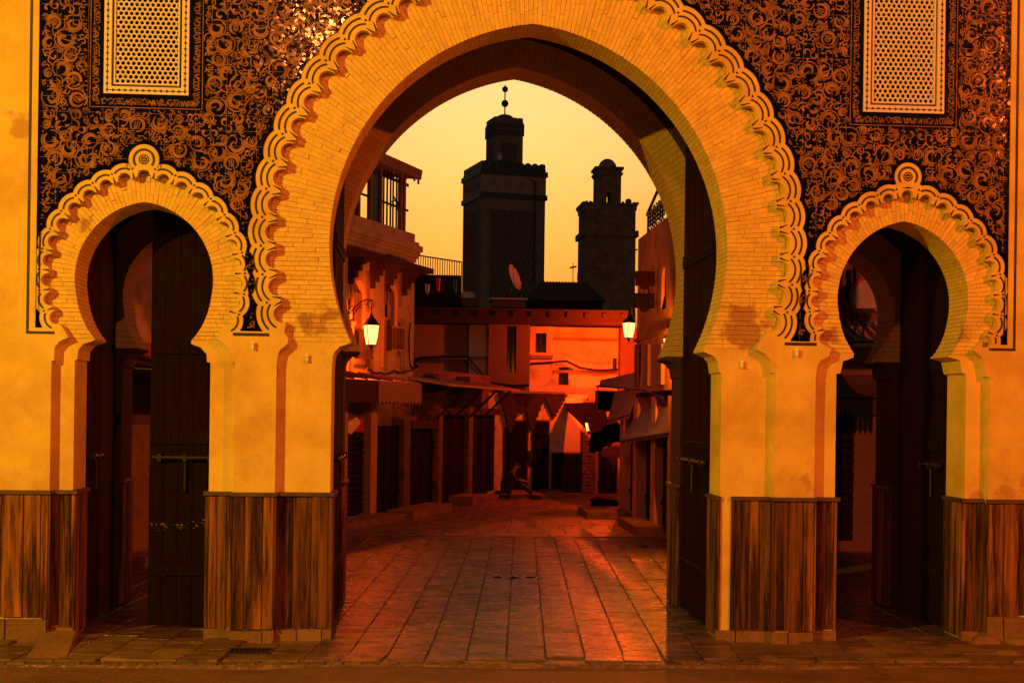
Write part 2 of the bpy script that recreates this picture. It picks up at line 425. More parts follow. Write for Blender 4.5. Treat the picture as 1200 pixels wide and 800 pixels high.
# voussoir bricks
def bricks(A, th, parts, width, y0, y1, limit, parent, nlen, m_='brick', horiz=True):
    quads = []
    a1 = A.top(0)
    n = int((a1) * (A.rad + width * .45) / th); st = a1 / n
    rng = random.Random(5)
    for side in (-1, 1):
        for i in range(n):
            lo, hi = st * i, st * (i + 1)
            g = .0016 / (A.rad + width * .4)
            cuts = [0]; k = 0
            while cuts[-1] < width:
                cuts.append(cuts[-1] + nlen * rng.uniform(.7, 1.25) * (0.55 if k == 0 and i % 2 else 1)); k += 1
            cuts[-1] = width
            if len(cuts) > 2 and width - cuts[-2] < nlen * .3: cuts.pop(-2)
            for c0, c1 in zip(cuts, cuts[1:]):
                q = []
                for ph, off in ((lo + g, c0), (lo + g, c1 - .003), (hi - g, c1 - .003), (hi - g, c0)):
                    x, z = A.p(ph * A.top(off) / a1, off, side)
                    if (x - A.cx) * side < .001: x = A.cx + side * .001
                    q.append((x, z))
                quads.append((q, c0))
        # level courses below the springing
        z = A.cz; k = 0
        zend = A.ztip
        nh = max(1, round((A.cz - zend) / th)); dz = (A.cz - zend) / nh
        for i in range(nh):
            z1 = A.cz - i * dz; z0 = z1 - dz
            def xin(zz):
                ph = -math.asin(min(1, (A.cz - zz) / (A.rad + A.flare)))
                return A.p(ph, 0, side)[0]
            cuts = [0]
            while cuts[-1] < width:
                cuts.append(cuts[-1] + nlen * rng.uniform(.7, 1.25) * (0.55 if len(cuts) == 1 and i % 2 else 1))
            # outer end: stop at the hidden ring radius
            zz = (z0 + z1) / 2
            xo = abs(A.p(-math.asin((A.cz - zz) / (A.rad + width)), width, side)[0] - xin(zz))
            cuts = [c for c in cuts if c < xo - nlen * .3] + [xo]
            for c0, c1 in zip(cuts, cuts[1:]):
                sl = (xin(z1 - .002), xin(z0 + .002))
                if c0 == 0: q = [(sl[1], z0 + .002), (sl[1] * 0 + xin(zz) + side * (c1 - .003), z0 + .002), (xin(zz) + side * (c1 - .003), z1 - .002), (sl[0], z1 - .002)]
                else: q = [(xin(zz) + side * c0, z0 + .002), (xin(zz) + side * (c1 - .003), z0 + .002), (xin(zz) + side * (c1 - .003), z1 - .002), (xin(zz) + side * c0, z1 - .002)]
                quads.append((q, c0))
    rng.shuffle(quads)
    rest = MB(); nobj = 0
    for q, c0 in quads:
        yy = y0 + rng.uniform(-.006, .005) if y0 < 1 else y0
        yb = y1 if c0 == 0 else y0 + .05
        b = MB() if nobj < limit else rest
        b.add([(x, yy, z) for x, z in q] + [(x, yb, z) for x, z in q],
              [(0, 1, 2, 3), (7, 6, 5, 4), (0, 4, 5, 1), (1, 5, 6, 2), (2, 6, 7, 3), (3, 7, 4, 0)])
        if nobj < limit: b.build('brick', M[m_], parent); nobj += 1
    if rest.v:
        o = rest.build('brick', M[m_], parent); o['kind'] = 'stuff'
def archivolt(A, lim, th, nlen, width, y0, y1, m_='brick'):
    e = bpy.data.objects.new('archivolt', None); col.objects.link(e); e.parent = gate
    bricks(A, th, None, width, y0, y1, lim, e, nlen, m_)
archivolt(AM, 300, 5.5 * PX, 29 * PX, 70 * PX, RY - .014, TB + .006)
archivolt(AL, 300, 5.1 * PX, 21 * PX, 33 * PX, RY - .014, TB + .006)
archivolt(AR, 300, 5.1 * PX, 21 * PX, 33 * PX, RY - .014, TB + .006)

# back wall: the same three openings, seen through the front ones
import copy
AM2 = copy.copy(AM); H_ = math.sqrt(AM.rad ** 2 - AM.e ** 2) + .10; AM2.e = (H_ * H_ - AM.R ** 2) / (2 * AM.R); AM2.rad = AM.R + AM2.e; AM2.pend = math.asin((AM2.cz - AM2.ztip) / AM2.rad)
core2 = [(XL, -.05)] + opening(AL, jSLl, jSLr) + opening(AM2, jMl, jMr) + opening(AR, jSRl, jSRr) + [(XR, -.05), (XR, ZT), (XL, ZT)]
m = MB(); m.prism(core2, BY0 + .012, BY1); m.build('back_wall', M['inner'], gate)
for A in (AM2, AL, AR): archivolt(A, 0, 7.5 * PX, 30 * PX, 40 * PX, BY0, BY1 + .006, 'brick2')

# inner piers, side walls and ceilings of the three passages
pk = .07
m = MB()
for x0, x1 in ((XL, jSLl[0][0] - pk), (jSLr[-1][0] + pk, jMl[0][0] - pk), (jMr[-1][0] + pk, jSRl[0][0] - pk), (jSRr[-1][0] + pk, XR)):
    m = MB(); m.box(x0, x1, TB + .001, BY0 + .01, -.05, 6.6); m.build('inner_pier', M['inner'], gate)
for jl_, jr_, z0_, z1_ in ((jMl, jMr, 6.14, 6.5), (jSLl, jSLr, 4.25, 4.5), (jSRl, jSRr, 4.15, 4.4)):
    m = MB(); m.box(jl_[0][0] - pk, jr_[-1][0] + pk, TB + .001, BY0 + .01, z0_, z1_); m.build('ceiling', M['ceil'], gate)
m = MB(); m.box(XL, XR, .0, BY1, ZT, ZT + .12); m.build('parapet_ledge', M['plaster'], gate)
k = 0
x = XL
while x < XR - .3:
    m = MB(); m.prism([(x, ZT + .12), (x + .5, ZT + .12), (x + .5, ZT + .6), (x + .25, ZT + .95), (x, ZT + .6)], .02, .4); m.build('merlon', M['plaster'], gate)
    x += .86

# scallop ring: black dashes; dots and slits are shadowed cuts drawn as black patches
def ring_dashes_and_slit_shade(A, zlow, skip_top=False, medal=None):
    m = MB(); st, L = lobes(A); B = A.B; y = -.003
    half = (A.rad + B['off']) * st / 2
    def ok(p): return p[1] > zlow
    for (s, phi) in L:
        c, u = lob_c(A, s, phi); t = (u[1], -u[0])
        if s == 0 and medal: continue
        for rr, wd in B['arcs']:
            rr *= PX; am = math.asin(min(.8, (half * 1.02 - 2.2 * PX) / rr))
            P = [(c[0] + t[0] * rr * math.sin(q) + u[0] * rr * math.cos(q), c[1] + t[1] * rr * math.sin(q) + u[1] * rr * math.cos(q)) for q in [-am + 2 * am * k / 8 for k in range(9)]]
            P = [p for p in P if ok(p)]
            if len(P) > 1: m.ribbon(P, [wd * PX] * len(P), y)
    for i in range(len(L) - 1):        # junctions
        (s0, p0), (s1, p1) = L[i], L[i + 1]
        side = s0 or s1
        phi = (p0 + st / 2) if side < 0 else (p1 + st / 2)
        for off, kind in ((B['dot'], 'dot'), (0, 'slit')):
            c, u = lob_c(A, side, phi, off); t = (u[1], -u[0])
            if not ok(c): continue
            if kind == 'dot':
                d = (1.3 if A is AM else 1.0) * PX
                m.ribbon([(c[0] - t[0] * d, c[1] - t[1] * d), (c[0] + t[0] * d, c[1] + t[1] * d)], [2.4 * PX] * 2, y)
            elif A is AM:
                for sg in (-1, 1):
                    a = (c[0] + t[0] * sg * 2.2 * PX - u[0] * .5 * PX, c[1] + t[1] * sg * 2.2 * PX - u[1] * .5 * PX)
                    b = (a[0] + u[0] * 10 * PX + t[0] * sg * 3.2 * PX, a[1] + u[1] * 10 * PX + t[1] * sg * 3.2 * PX)
                    m.ribbon([a, b], [2.6 * PX, .7 * PX], y)
            else:
                b = (c[0] + u[0] * 7 * PX, c[1] + u[1] * 7 * PX)
                m.ribbon([(c[0] - u[0] * .3 * PX, c[1] - u[1] * .3 * PX), b], [2.6 * PX, .7 * PX], y)
    if medal:
        mc, mr = medal
        P = [(mc[0] + mr * .66 * math.cos(q), mc[1] + mr * .66 * math.sin(q)) for q in [R(-38) + R(256) * k / 24 for k in range(25)]]
        m.ribbon(P, [2.6 * PX] * 25, y)
        for rr, wd in ((.31, 1.2), (.17, .9)):
            P = [(mc[0] + mr * rr * math.cos(R(15 * k)), mc[1] + mr * rr * math.sin(R(15 * k))) for k in range(25)]
            m.ribbon(P, [wd * PX] * 25, y)
        for k in range(8):
            q = R(45 * k); m.ribbon([(mc[0] + mr * .05 * math.cos(q), mc[1] + mr * .05 * math.sin(q)), (mc[0] + mr * .3 * math.cos(q + .5), mc[1] + mr * .3 * math.sin(q + .5))], [.7 * PX] * 2, y)
        m.ribbon([(mc[0] - 6 * PX, mc[1] - 13.5 * PX), (mc[0], mc[1] - 13.2 * PX), (mc[0] + 6 * PX, mc[1] - 13.5 * PX)], [.5 * PX, 2.4 * PX, .5 * PX], y)
    m.build('scallop_inlay_and_slit_shade', M['inlay'], gate)
medL = (XZ(170.6, 187), 17.3 * PX); medR = (XZ(1061, 207), 16.5 * PX)
medL = ((AL.cx, medL[0][1]), medL[1]); medR = ((AR.cx, medR[0][1]), medR[1])
zbL = W(170, 386).z; zbR = W(1050, 402).z
ring_dashes_and_slit_shade(AM, (zbL + zbR) / 2 + .02); ring_dashes_and_slit_shade(AL, zbL, medal=medL); ring_dashes_and_slit_shade(AR, zbR, medal=medR)

# tiled spandrels
def spandrel(A, side, xo, zb, medal, win, zmb):
    TT = 6.8
    so = outer_edge(A, 0, medal=medal); mo = outer_edge(AM, 0)
    so = [p for p in so if p[1] > zb]; mo = [p for p in mo if p[1] > zb]
    def poly(g):
        so = [p for p in outer_edge(A, g, medal=medal) if p[1] > zb + g * .8]; mo = [p for p in outer_edge(AM, g) if p[1] > zb + g * .8]
        mid = len(mo) // 2
        TTg = TT - g
        if side < 0:
            mo = [p for p in mo[:mid] if p[0] < AM.cx - .02 - g]
            P = [(xo + g, zb + g * .8)] + ([(so[0][0], zb + g * .8)] if so[0][0] > xo + g else []) + [p for p in so if p[0] > xo + g] + [(so[-1][0], zb + g * .8), (mo[0][0], zb + g * .8)] + mo + [(AM.cx - .02 - g, mo[-1][1]), (AM.cx - .02 - g, TTg), (xo + g, TTg)]
        else:
            mo = [p for p in mo[mid:] if p[0] > AM.cx + .02 + g]
            P = [(AM.cx + .02 + g, TTg), (AM.cx + .02 + g, mo[0][1])] + mo + [(mo[-1][0], zb + g * .8), (so[0][0], zb + g * .8)] + [p for p in so if p[0] < xo - g] + ([(so[-1][0], zb + g * .8)] if so[-1][0] < xo - g else []) + [(xo - g, zb + g * .8), (xo - g, TTg)]
        return P
    panel = bpy.data.objects.new('tile_panel', None); col.objects.link(panel); panel.parent = gate
    h = winhole(win)
    P0 = poly(0.003); P1 = poly(3.6 * PX)
    m = MB(); m.prism(P0, -.006, .002, holes=[h], back=False); m.build('glazed_border', M['tile_black'], panel)
    bw = 16.5 * PX                       # inscription band round the window
    hb = [(win[0] - bw, win[2] - bw), (win[1] + bw, win[2] - bw), (win[1] + bw, WTOP + bw * .5), (win[0] - bw, WTOP + bw * .5)]
    m = MB(); m.prism(P1, -.009, -.005, holes=[hb], back=False); m.build('tile_field', M['tile_black'], panel)
    # scroll work ------------------------------------------------------------
    rng = random.Random(11 if side < 0 else 23)
    zmin = min(p[1] for p in P1); xmin = min(p[0] for p in P1); xmax = max(p[0] for p in P1); zmax = min(6.05, max(p[1] for p in P1))
    placed = []; grid = {}; cs = 16 * PX
    def free(x, z, r):
        gx, gz = int(x // cs), int(z // cs)
        for i in (-2, -1, 0, 1, 2):
            for j in (-2, -1, 0, 1, 2):
                for (a, b, c) in grid.get((gx + i, gz + j), ()):
                    if (a - x) ** 2 + (b - z) ** 2 < ((c + r) * .88) ** 2: return False
        return True
    axis = A.cx
    hbx = (hb[0][0], hb[1][0], hb[0][1])
    def fits(x, z, r):
        if not in_poly(x, z, P1): return False
        if hbx[0] - r < x < hbx[1] + r and z > hbx[2] - r: return False
        return d_poly(x, z, P1) > r * 1.02
    def put(x, z, r):
        placed.append((x, z, r)); grid.setdefault((int(x // cs), int(z // cs)), []).append((x, z, r))
    for r_px, tries in ((11.5, 500), (10, 1000), (8.6, 2200), (7.2, 4500), (5.8, 8000), (4.4, 13000), (3.3, 16000), (2.4, 18000), (1.7, 20000)):
        r = r_px * PX
        for _ in range(tries):
            x = rng.uniform(xmin, xmax); z = rng.uniform(zmin, zmax)
            if free(x, z, r) and fits(x, z, r):
                put(x, z, r)
                x2 = 2 * axis - x
                if abs(x2 - x) > 2 * r and free(x2, z, r) and fits(x2, z, r): put(x2, z, r)
    m = MB()
    def hand(x): return 1 if x < axis else -1
    def comma(x, z, r, a0, hd, sweep, w, y, n=8, r1=.35):
        P = [(x + r * (1 - (1 - r1) * t) * math.cos(a0 + hd * sweep * t), z + r * (1 - (1 - r1) * t) * math.sin(a0 + hd * sweep * t)) for t in [i / n for i in range(n + 1)]]
        m.ribbon(P, [w * (.12 + 1.0 * t ** .8) if t < .8 else w * (1.0 - (t - .8) * 2.6) for t in [i / n for i in range(n + 1)]], y)
        return P
    realm = m
    class Flip:
        def __init__(s, ax): s.ax = ax
        def ribbon(s, P, ws, y): realm.ribbon([(2 * s.ax - p[0], p[1]) for p in P], ws, y)
    flipper = Flip(axis)
    for (x, z, r) in placed:
        rng = random.Random(int(round(abs(x - axis) * 500)) * 7919 + int(round(z * 500)))
        y = -.0115 - rng.random() * .001
        hd = 1 if rng.random() < .8 else -1; a0 = rng.uniform(0, 6.28)
        kind = rng.random()
        if x > axis: m = flipper; x = 2 * axis - x
        else: m = realm
        if r > 5.0 * PX and kind < .42:              # fat scroll ending in a curled leaf
            w = min(3.4 * PX, r * .34)
            n = 16; sweep = rng.uniform(4.6, 6.0)
            P = [(x + r * (.78 - .50 * t ** 1.6) * math.cos(a0 + hd * sweep * t), z + r * (.78 - .50 * t ** 1.6) * math.sin(a0 + hd * sweep * t)) for t in [i / n for i in range(n + 1)]]
            m.ribbon(P, [w * (.18 + 1.0 * math.sin(math.pi * min(1, t * 1.1)) ** .8 + (.35 if t > .85 else 0)) for t in [i / n for i in range(n + 1)]], y)
            for q in (.25, .5, .72):                 # lobes budding outwards
                px_, pz_ = P[int(n * q)]; a_ = math.atan2(pz_ - z, px_ - x)
                comma(px_ + math.cos(a_) * w * .2, pz_ + math.sin(a_) * w * .2, w * .5, a_ - hd * 1.2, hd, 2.6, w * .8, y - .0002, 5)
            m.ribbon([(x + r * .98 * math.cos(a0 + hd * q), z + r * .98 * math.sin(a0 + hd * q)) for q in [5.4 * i / 18 + .4 for i in range(19)]], [1.35 * PX] * 19, y - .0005)
        elif r > 5.0 * PX and kind < .68:            # ring with hatched eye
            w = min(2.8 * PX, r * .30)
            n = 18
            P = [(x + r * .66 * math.cos(a0 + hd * q), z + r * .66 * math.sin(a0 + hd * q)) for q in [5.6 * i / n for i in range(n + 1)]]
            m.ribbon(P, [w * (.45 + .8 * math.sin(math.pi * i / n)) for i in range(n + 1)], y)
            c_, s_ = math.cos(a0), math.sin(a0)
            for j in (-1, 0, 1):
                o_ = j * r * .2; l_ = r * (.34 if j else .42)
                m.ribbon([(x - s_ * o_ - c_ * l_, z + c_ * o_ - s_ * l_), (x - s_ * o_ + c_ * l_, z + c_ * o_ + s_ * l_)], [1.1 * PX] * 2, y - .0004)
            comma(x, z, r * 1.0, a0 + 2.2, hd, 2.4, w * .9, y - .0003, 7, .9)
        elif r > 5.0 * PX:                            # S of two commas with leaves
            c_, s_ = math.cos(a0), math.sin(a0); h_ = r * .46
            for sg in (-1, 1):
                comma(x + sg * c_ * h_, z + sg * s_ * h_, r * .48, a0 + (math.pi if sg > 0 else 0), hd, 4.4, r * .30, y, 10, .25)
                comma(x - sg * s_ * r * .62, z + sg * c_ * r * .62, r * .3, a0 + sg, -hd, 3.2, r * .26, y - .0003, 6, .2)
        elif r > 2.8 * PX:
            if kind < .6: comma(x, z, r * .62, a0, hd, 5.0, r * .42, y, 9, .15)
            else:
                for sg in (0, 1): comma(x, z, r * .62, a0 + sg * math.pi, hd, 2.2, r * .4, y, 6, .5)
            m.ribbon([(x + r * .97 * math.cos(a0 + q), z + r * .97 * math.sin(a0 + q)) for q in [2.8 * i / 8 for i in range(9)]], [1.15 * PX] * 9, y - .0004)
        else:
            comma(x, z, r * .6, a0, hd, 3.2, r * .8, y, 5, .4)
    m = realm; rng = random.Random(77)
    # thin connecting stems
    for _ in range(int(len(placed) * .7)):
        a = rng.choice(placed); best = [b for b in placed if b is not a and math.hypot(a[0] - b[0], a[1] - b[1]) < (a[2] + b[2]) * 1.25]
        if not best: continue
        b = rng.choice(best); dx, dz = b[0] - a[0], b[1] - a[1]
        P = [(a[0] + dx * t - dz * .35 * math.sin(math.pi * t), a[1] + dz * t + dx * .35 * math.sin(math.pi * t)) for t in [i / 6 for i in range(7)]]
        m.ribbon(P, [1.2 * PX] * 7, -.0135)
    o = m.build('painted_scroll', M['tile_ochre'], panel); o['kind'] = 'stuff'
    # tile joints: thin raised lines of mortar every tile
    m = MB(); tl = 17.5 * PX
    x = xmin + tl
    def clipline(fn, lo, hi, vert):
        k = 160; on = False; st_ = None
        for i in range(k + 1):
            q = lo + (hi - lo) * i / k; px_, pz_ = fn(q)
            ins = in_poly(px_, pz_, P1) and not (hbx[0] < px_ < hbx[1] and pz_ > hbx[2])
            if ins and not on: st_ = (px_, pz_); on = True
            if on and (not ins or i == k):
                if math.hypot(px_ - st_[0], pz_ - st_[1]) > 2 * PX: m.ribbon([st_, (px_, pz_)], [.4 * PX] * 2, -.0105)
                on = False
    while x < xmax:
        clipline(lambda q, x=x: (x, q), zmin, zmax, True); x += tl
    z = zmin + tl
    while z < zmax:
        clipline(lambda q, z=z: (q, z), xmin, xmax, False); z += tl
    m.build('tile_joint', M['tile_ochre'], panel)['kind'] = 'stuff'
    # inscription band round the window
    m = MB(); m.prism([(hb[0][0] + .006, hb[0][1] + .006), (hb[1][0] - .006, hb[0][1] + .006), (hb[1][0] - .006, hb[2][1]), (hb[0][0] + .006, hb[2][1])], -.0085, -.004, holes=[h], back=False)
    m.build('window_band', M['tile_black'], panel)
    m = MB()
    bc = bw * .56; bh = 6.2 * PX
    def bandpoint(s_, o_):
        # s_ runs down the left side, along the bottom and up the right side
        x0, x1, zb_ = win[0] - bc, win[1] + bc, win[2] - bc
        h1 = 6.05 - zb_; w1 = x1 - x0
        if s_ < h1: return (x0 - o_, zb_ + h1 - s_)
        if s_ < h1 + w1: return (x0 + s_ - h1, zb_ - o_)
        return (x1 + o_, zb_ + s_ - h1 - w1)
    tot = 2 * (6.05 - win[2] + bc) + (win[1] - win[0] + 2 * bc); s_ = .02
    while s_ < tot - .05:
        ln = rng.uniform(3, 7) * PX; kind = rng.random()
        if kind < .45: P = [bandpoint(s_ + ln * t, bh * .5 * math.sin(7 * t + kind * 20)) for t in [i / 8 for i in range(9)]]
        elif kind < .8: P = [bandpoint(s_ + ln * .3 + 2.4 * PX * math.cos(q * .8), -1 * PX + 3.2 * PX * math.sin(q * .8)) for q in range(8)]
        else: P = [bandpoint(s_ + i * .4 * PX, -bh * .5 + bh * i / 4) for i in range(5)]
        m.ribbon(P, [1.1 * PX] * len(P), -.0095); s_ += ln * .62
    o = m.build('band_scroll', M['tile_ochre'], panel); o['kind'] = 'stuff'
    m = MB()
    for s1 in (-1, 1):
        xx = (win[0] if s1 < 0 else win[1]) + s1 * 15.2 * PX
        m.ribbon([(xx, win[2] - 15 * PX), (xx, 6.6)], [.9 * PX] * 2, -.0093)
    m.ribbon([(win[0] - 15.4 * PX, win[2] - 15.2 * PX), (win[1] + 15.4 * PX, win[2] - 15.2 * PX)], [.9 * PX] * 2, -.0093)
    m.build('band_line', M['tile_ochre'], panel)
    # outer frame lines on the plaster
    m = MB(); xl = xo - side * -1 * 0
    xf = xo + side * 8.5 * PX
    m.ribbon([(xf, zb - 5.5 * PX), (xf, 6.85)], [3.0 * PX] * 2, -.003)
    x_end = [p for p in outer_edge(A) if p[1] > zb]
    xe = x_end[0][0] + 14 * PX if side < 0 else x_end[-1][0] - 14 * PX
    m.ribbon([(xf + side * 1.5 * PX, zb - 5.5 * PX), (xe, zb - 5.5 * PX)], [3.0 * PX] * 2, -.0034)
    xs = sorted([(x_end[-1][0] if side < 0 else x_end[0][0]), ([p for p in mo if p[0] < AM.cx][0][0] if side < 0 else [p for p in mo if p[0] > AM.cx][-1][0])])
    m.ribbon([(xs[0] + (-8 * PX if side < 0 else -7 * PX), zmb), (xs[1] + 8 * PX, zmb)], [3.6 * PX] * 2, -.0034)
    m.build('frame_line', M['inlay'], panel)
spandrel(AL, -1, W(43.5, 200).x, zbL, medL, winL, W(305, 392).z)
spandrel(AR, 1, W(1183, 200).x, zbR, medR, winR, W(935, 403).z)

# pierced lattice windows
def lattice(win, a):
    e = bpy.data.objects.new('lattice_window', None); col.objects.link(e); e.parent = gate
    x0, x1, z0 = win
    m = MB(); f1, f2, f3, f4 = 8.6 * PX, 11.3 * PX, 0, 0
    m.prism([(x0 + .002, z0 + .002), (x1 - .002, z0 + .002), (x1 - .002, WTOP), (x0 + .002, WTOP)], -.02, .05, holes=[[(x0 + f1, z0 + f1), (x1 - f1, z0 + f1), (x1 - f1, WTOP - f1), (x0 + f1, WTOP - f1)]])
    g0 = f2
    m.prism([(x0 + g0, z0 + g0), (x1 - g0, z0 + g0), (x1 - g0, WTOP - g0), (x0 + g0, WTOP - g0)], -.012, .05, holes=[[(x0 + g0 + 1.6 * PX, z0 + g0 + 1.6 * PX), (x1 - g0 - 1.6 * PX, z0 + g0 + 1.6 * PX), (x1 - g0 - 1.6 * PX, WTOP - g0 - 1.6 * PX), (x0 + g0 + 1.6 * PX, WTOP - g0 - 1.6 * PX)]])
    m.build('frame', M['lattice'], e)
    m = MB(); d = 7.0 * PX; c = f1 / 2
    def diamond(x, z, r): m.add([(x - r * .7, -.0225, z), (x, -.0225, z - r), (x + r * .7, -.0225, z), (x, -.0225, z + r)], [(0, 1, 2, 3)])
    zz = z0 + c
    while zz < 6.1:
        for xx in (x0 + c, x1 - c): diamond(xx, zz, 2.5 * PX); m.ribbon([(xx, zz), (xx, zz + d)], [.8 * PX] * 2, -.022)
        zz += d
    n = round((x1 - x0 - 2 * c) / d); dd = (x1 - x0 - 2 * c) / n
    for i in range(1, n):
        xx = x0 + c + dd * i; r = 2.5 * PX
        m.add([(xx - r, -.0225, z0 + c), (xx, -.0225, z0 + c - r * .7), (xx + r, -.0225, z0 + c), (xx, -.0225, z0 + c + r * .7)], [(0, 1, 2, 3)])
    m.ribbon([(x0 + c, z0 + c), (x1 - c, z0 + c)], [.8 * PX] * 2, -.022)
    m.build('diamond_inlay', M['inlay'], e)
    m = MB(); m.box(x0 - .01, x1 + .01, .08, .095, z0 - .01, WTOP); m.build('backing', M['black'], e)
    # star and hexagon screen
    ix0, ix1, iz0 = x0 + f2 + 1.0 * PX, x1 - f2 - 1.0 * PX, z0 + f2 + 1.0 * PX
    m = MB(); n = round((ix1 - ix0) / a); a = (ix1 - ix0) / n; dz = a * .866
    row = 0; z = iz0 + dz * .55
    while z < WTOP - f2 - dz * .4:
        nx = n if row % 2 == 0 else n + 1
        for i in range(nx):
            x = ix0 + a * (i + .5 if row % 2 == 0 else i)
            if not (ix0 - .01 < x < ix1 + .01): continue
            cfull = i + (0 if row % 2 == 0 else 0)
            idx = (i - row // 2 * 1) % 3 if row % 2 == 0 else (i - (row // 2) * 1 + 1) % 3
            star = idx == 0
            R0 = a / math.sqrt(3)
            hexv = [(R0 * math.cos(R(30 + 60 * k)), R0 * math.sin(R(30 + 60 * k))) for k in range(6)]
            ho = []
            for k in range(12):
                A_, B_ = hexv[(k // 2) % 6], hexv[(k // 2 + 1) % 6]
                ho.append(A_ if k % 2 == 0 else ((A_[0] + B_[0]) / 2, (A_[1] + B_[1]) / 2))
            hi = []
            for k in range(12):
                q = R(30 + 30 * k)
                if star: rr = R0 * (.95 if k % 2 == 0 else .50)
                else: rr = R0 * .70
                hi.append((rr * math.cos(q), rr * math.sin(q)))
            cl = lambda v: min(max(v, ix0), ix1)
            vs = [(cl(x + p[0]), .0, z + p[1]) for p in ho] + [(cl(x + p[0]), .0, z + p[1]) for p in hi] + [(cl(x + p[0]), .03, z + p[1]) for p in hi]
            fs = [(k, (k + 1) % 12, 12 + (k + 1) % 12, 12 + k) for k in range(12)] + [(12 + k, 12 + (k + 1) % 12, 24 + (k + 1) % 12, 24 + k) for k in range(12)]
            m.add(vs, fs)
        z += dz; row += 1
    m.build('pierced_screen', M['lattice'], e)
lattice(winL, 6.25 * PX); lattice(winR, 6.0 * PX)

# timber dado: boards, cap, plinth stones
ZD0, ZD1 = .085, 1.30
dado = bpy.data.objects.new('timber_dado', None); col.objects.link(dado); dado.parent = gate
rb = random.Random(3)
def xx(px, Y=0): return W(px, 660, Y).x
def boards(edges, Y, z0=ZD0, z1=ZD1):
    for a, b in zip(edges, edges[1:]):
        if abs(b - a) < .012: continue
        m = MB(); pr = rb.uniform(-.006, .006); zb = z0 + rb.uniform(-.012, .02)
        y0 = Y - .03 + pr; t = .006
        x0, x1 = a + .0045, b - .0045
        m.hexa([(x0, y0 + t, zb), (x1, y0 + t, zb), (x1, Y - .001, zb), (x0, Y - .001, zb)], [(x0, y0 + t, z1), (x1, y0 + t, z1), (x1, Y - .001, z1), (x0, Y - .001, z1)])
        m.add([(x0 + t, y0, zb), (x1 - t, y0, zb), (x1 - t, y0, z1), (x0 + t, y0, z1), (x0, y0 + t, zb), (x1, y0 + t, zb), (x1, y0 + t, z1), (x0, y0 + t, z1)], [(0, 1, 2, 3), (0, 3, 7, 4), (1, 5, 6, 2)])
        m.build('board', M['board'], dado)
def split(x0, x1, w=.16):
    n = max(1, round((x1 - x0) / w)); L = [x0]
    for i in range(1, n): L.append(x0 + (x1 - x0) * (i + rb.uniform(-.22, .22)) / n)
    return L + [x1]
def side_boards(x, Y0, Y1, s, z0=ZD0, z1=ZD1):      # on a jamb; s=+1: faces +x
    L = [Y0 + (Y1 - Y0) * k / 3 for k in range(4)]
    for a, b in zip(L, L[1:]):
        m = MB(); x1 = x + s * (.03 + rb.uniform(-.004, .004)); m.box(min(x - .0, x1), max(x, x1), a + .002, b - .002, z0, z1)
        m.build('board', M['board'], dado)
fx = lambda L, i: L[i][0]
cuts = [xx(2), xx(28), xx(48), fSLl[0][0]]
boards(split(XL, xx(2)) + cuts[1:], 0, .19)
boards([fSLl[0][0], xx(71, RY), jSLl[0][0]], RY, .1)
boards([jSLr[-1][0], xx(254.7, RY), xx(266, RY), fSLr[-1][0]], RY)
boards([fSLr[-1][0], xx(287), xx(308), fMl[0][0]], 0)
boards([fMl[0][0], xx(344, RY), xx(365, RY), jMl[0][0]], RY)
boards([xx(855, RY), xx(867, RY), xx(877, RY), xx(888, RY), fMr[-1][0]], RY)
boards([fMr[-1][0], xx(922), xx(940), fSRl[0][0]], 0)
boards([fSRl[0][0], xx(966, RY), jSRl[0][0]], RY)
boards([jSRr[-1][0], xx(1142, RY), fSRr[-1][0]], RY)
boards([fSRr[-1][0], xx(1175), xx(1193)] + split(xx(1193), XR)[1:], 0, .24)
for (x, s) in ((jSLl[0][0], 1), (jSLr[-1][0], -1), (jMl[0][0], 1), (jMr[-1][0], -1), (jSRl[0][0], 1), (jSRr[-1][0], -1)):
    side_boards(x, RY - .029, TB, s, .02); side_boards(x, BY0, BY1, s, .02)
    a, b = sorted((x, x + s * .05))
    m = MB(); m.box(a, b, RY - .04, TB + .01, ZD1, ZD1 + .035); m.build('dado_cap', M['cap'], dado)
    m = MB(); m.box(a, b, BY0 - .04, BY1 + .02, ZD1, ZD1 + .035); m.build('dado_cap', M['cap'], dado)
for (x, s) in ((fSLl[0][0], 1), (fSLr[-1][0], -1), (fMl[0][0], 1), (fMr[-1][0], -1), (fSRl[0][0], 1), (fSRr[-1][0], -1)):
    m = MB(); a, b = sorted((x + s * .001, x + s * .016)); m.box(a, b, -.026, RY - .03, ZD0, ZD1 - .002); m.build('board', M['board'], dado)
def capseg(x0, x1, Y):
    m = MB(); m.box(x0, x1, Y - .048, Y - .001, ZD1, ZD1 + .035); m.build('dado_cap', M['cap'], dado)
capseg(XL, fSLl[0][0] + .02, 0); capseg(fSLl[0][0] + .021, jSLl[0][0] + .05, RY); capseg(jSLr[-1][0] - .05, fSLr[-1][0] - .021, RY); capseg(fSLr[-1][0] - .02, fMl[0][0] + .02, 0)
capseg(fMl[0][0] + .021, jMl[0][0] + .05, RY); capseg(xx(855, RY), fMr[-1][0] - .021, RY); capseg(fMr[-1][0] - .02, fSRl[0][0] + .02, 0)
capseg(fSRl[0][0] + .021, jSRl[0][0] + .05, RY); capseg(jSRr[-1][0] - .05, fSRr[-1][0] - .021, RY); capseg(fSRr[-1][0] - .02, XR, 0)
plinth = bpy.data.objects.new('plinth', None); col.objects.link(plinth); plinth.parent = gate
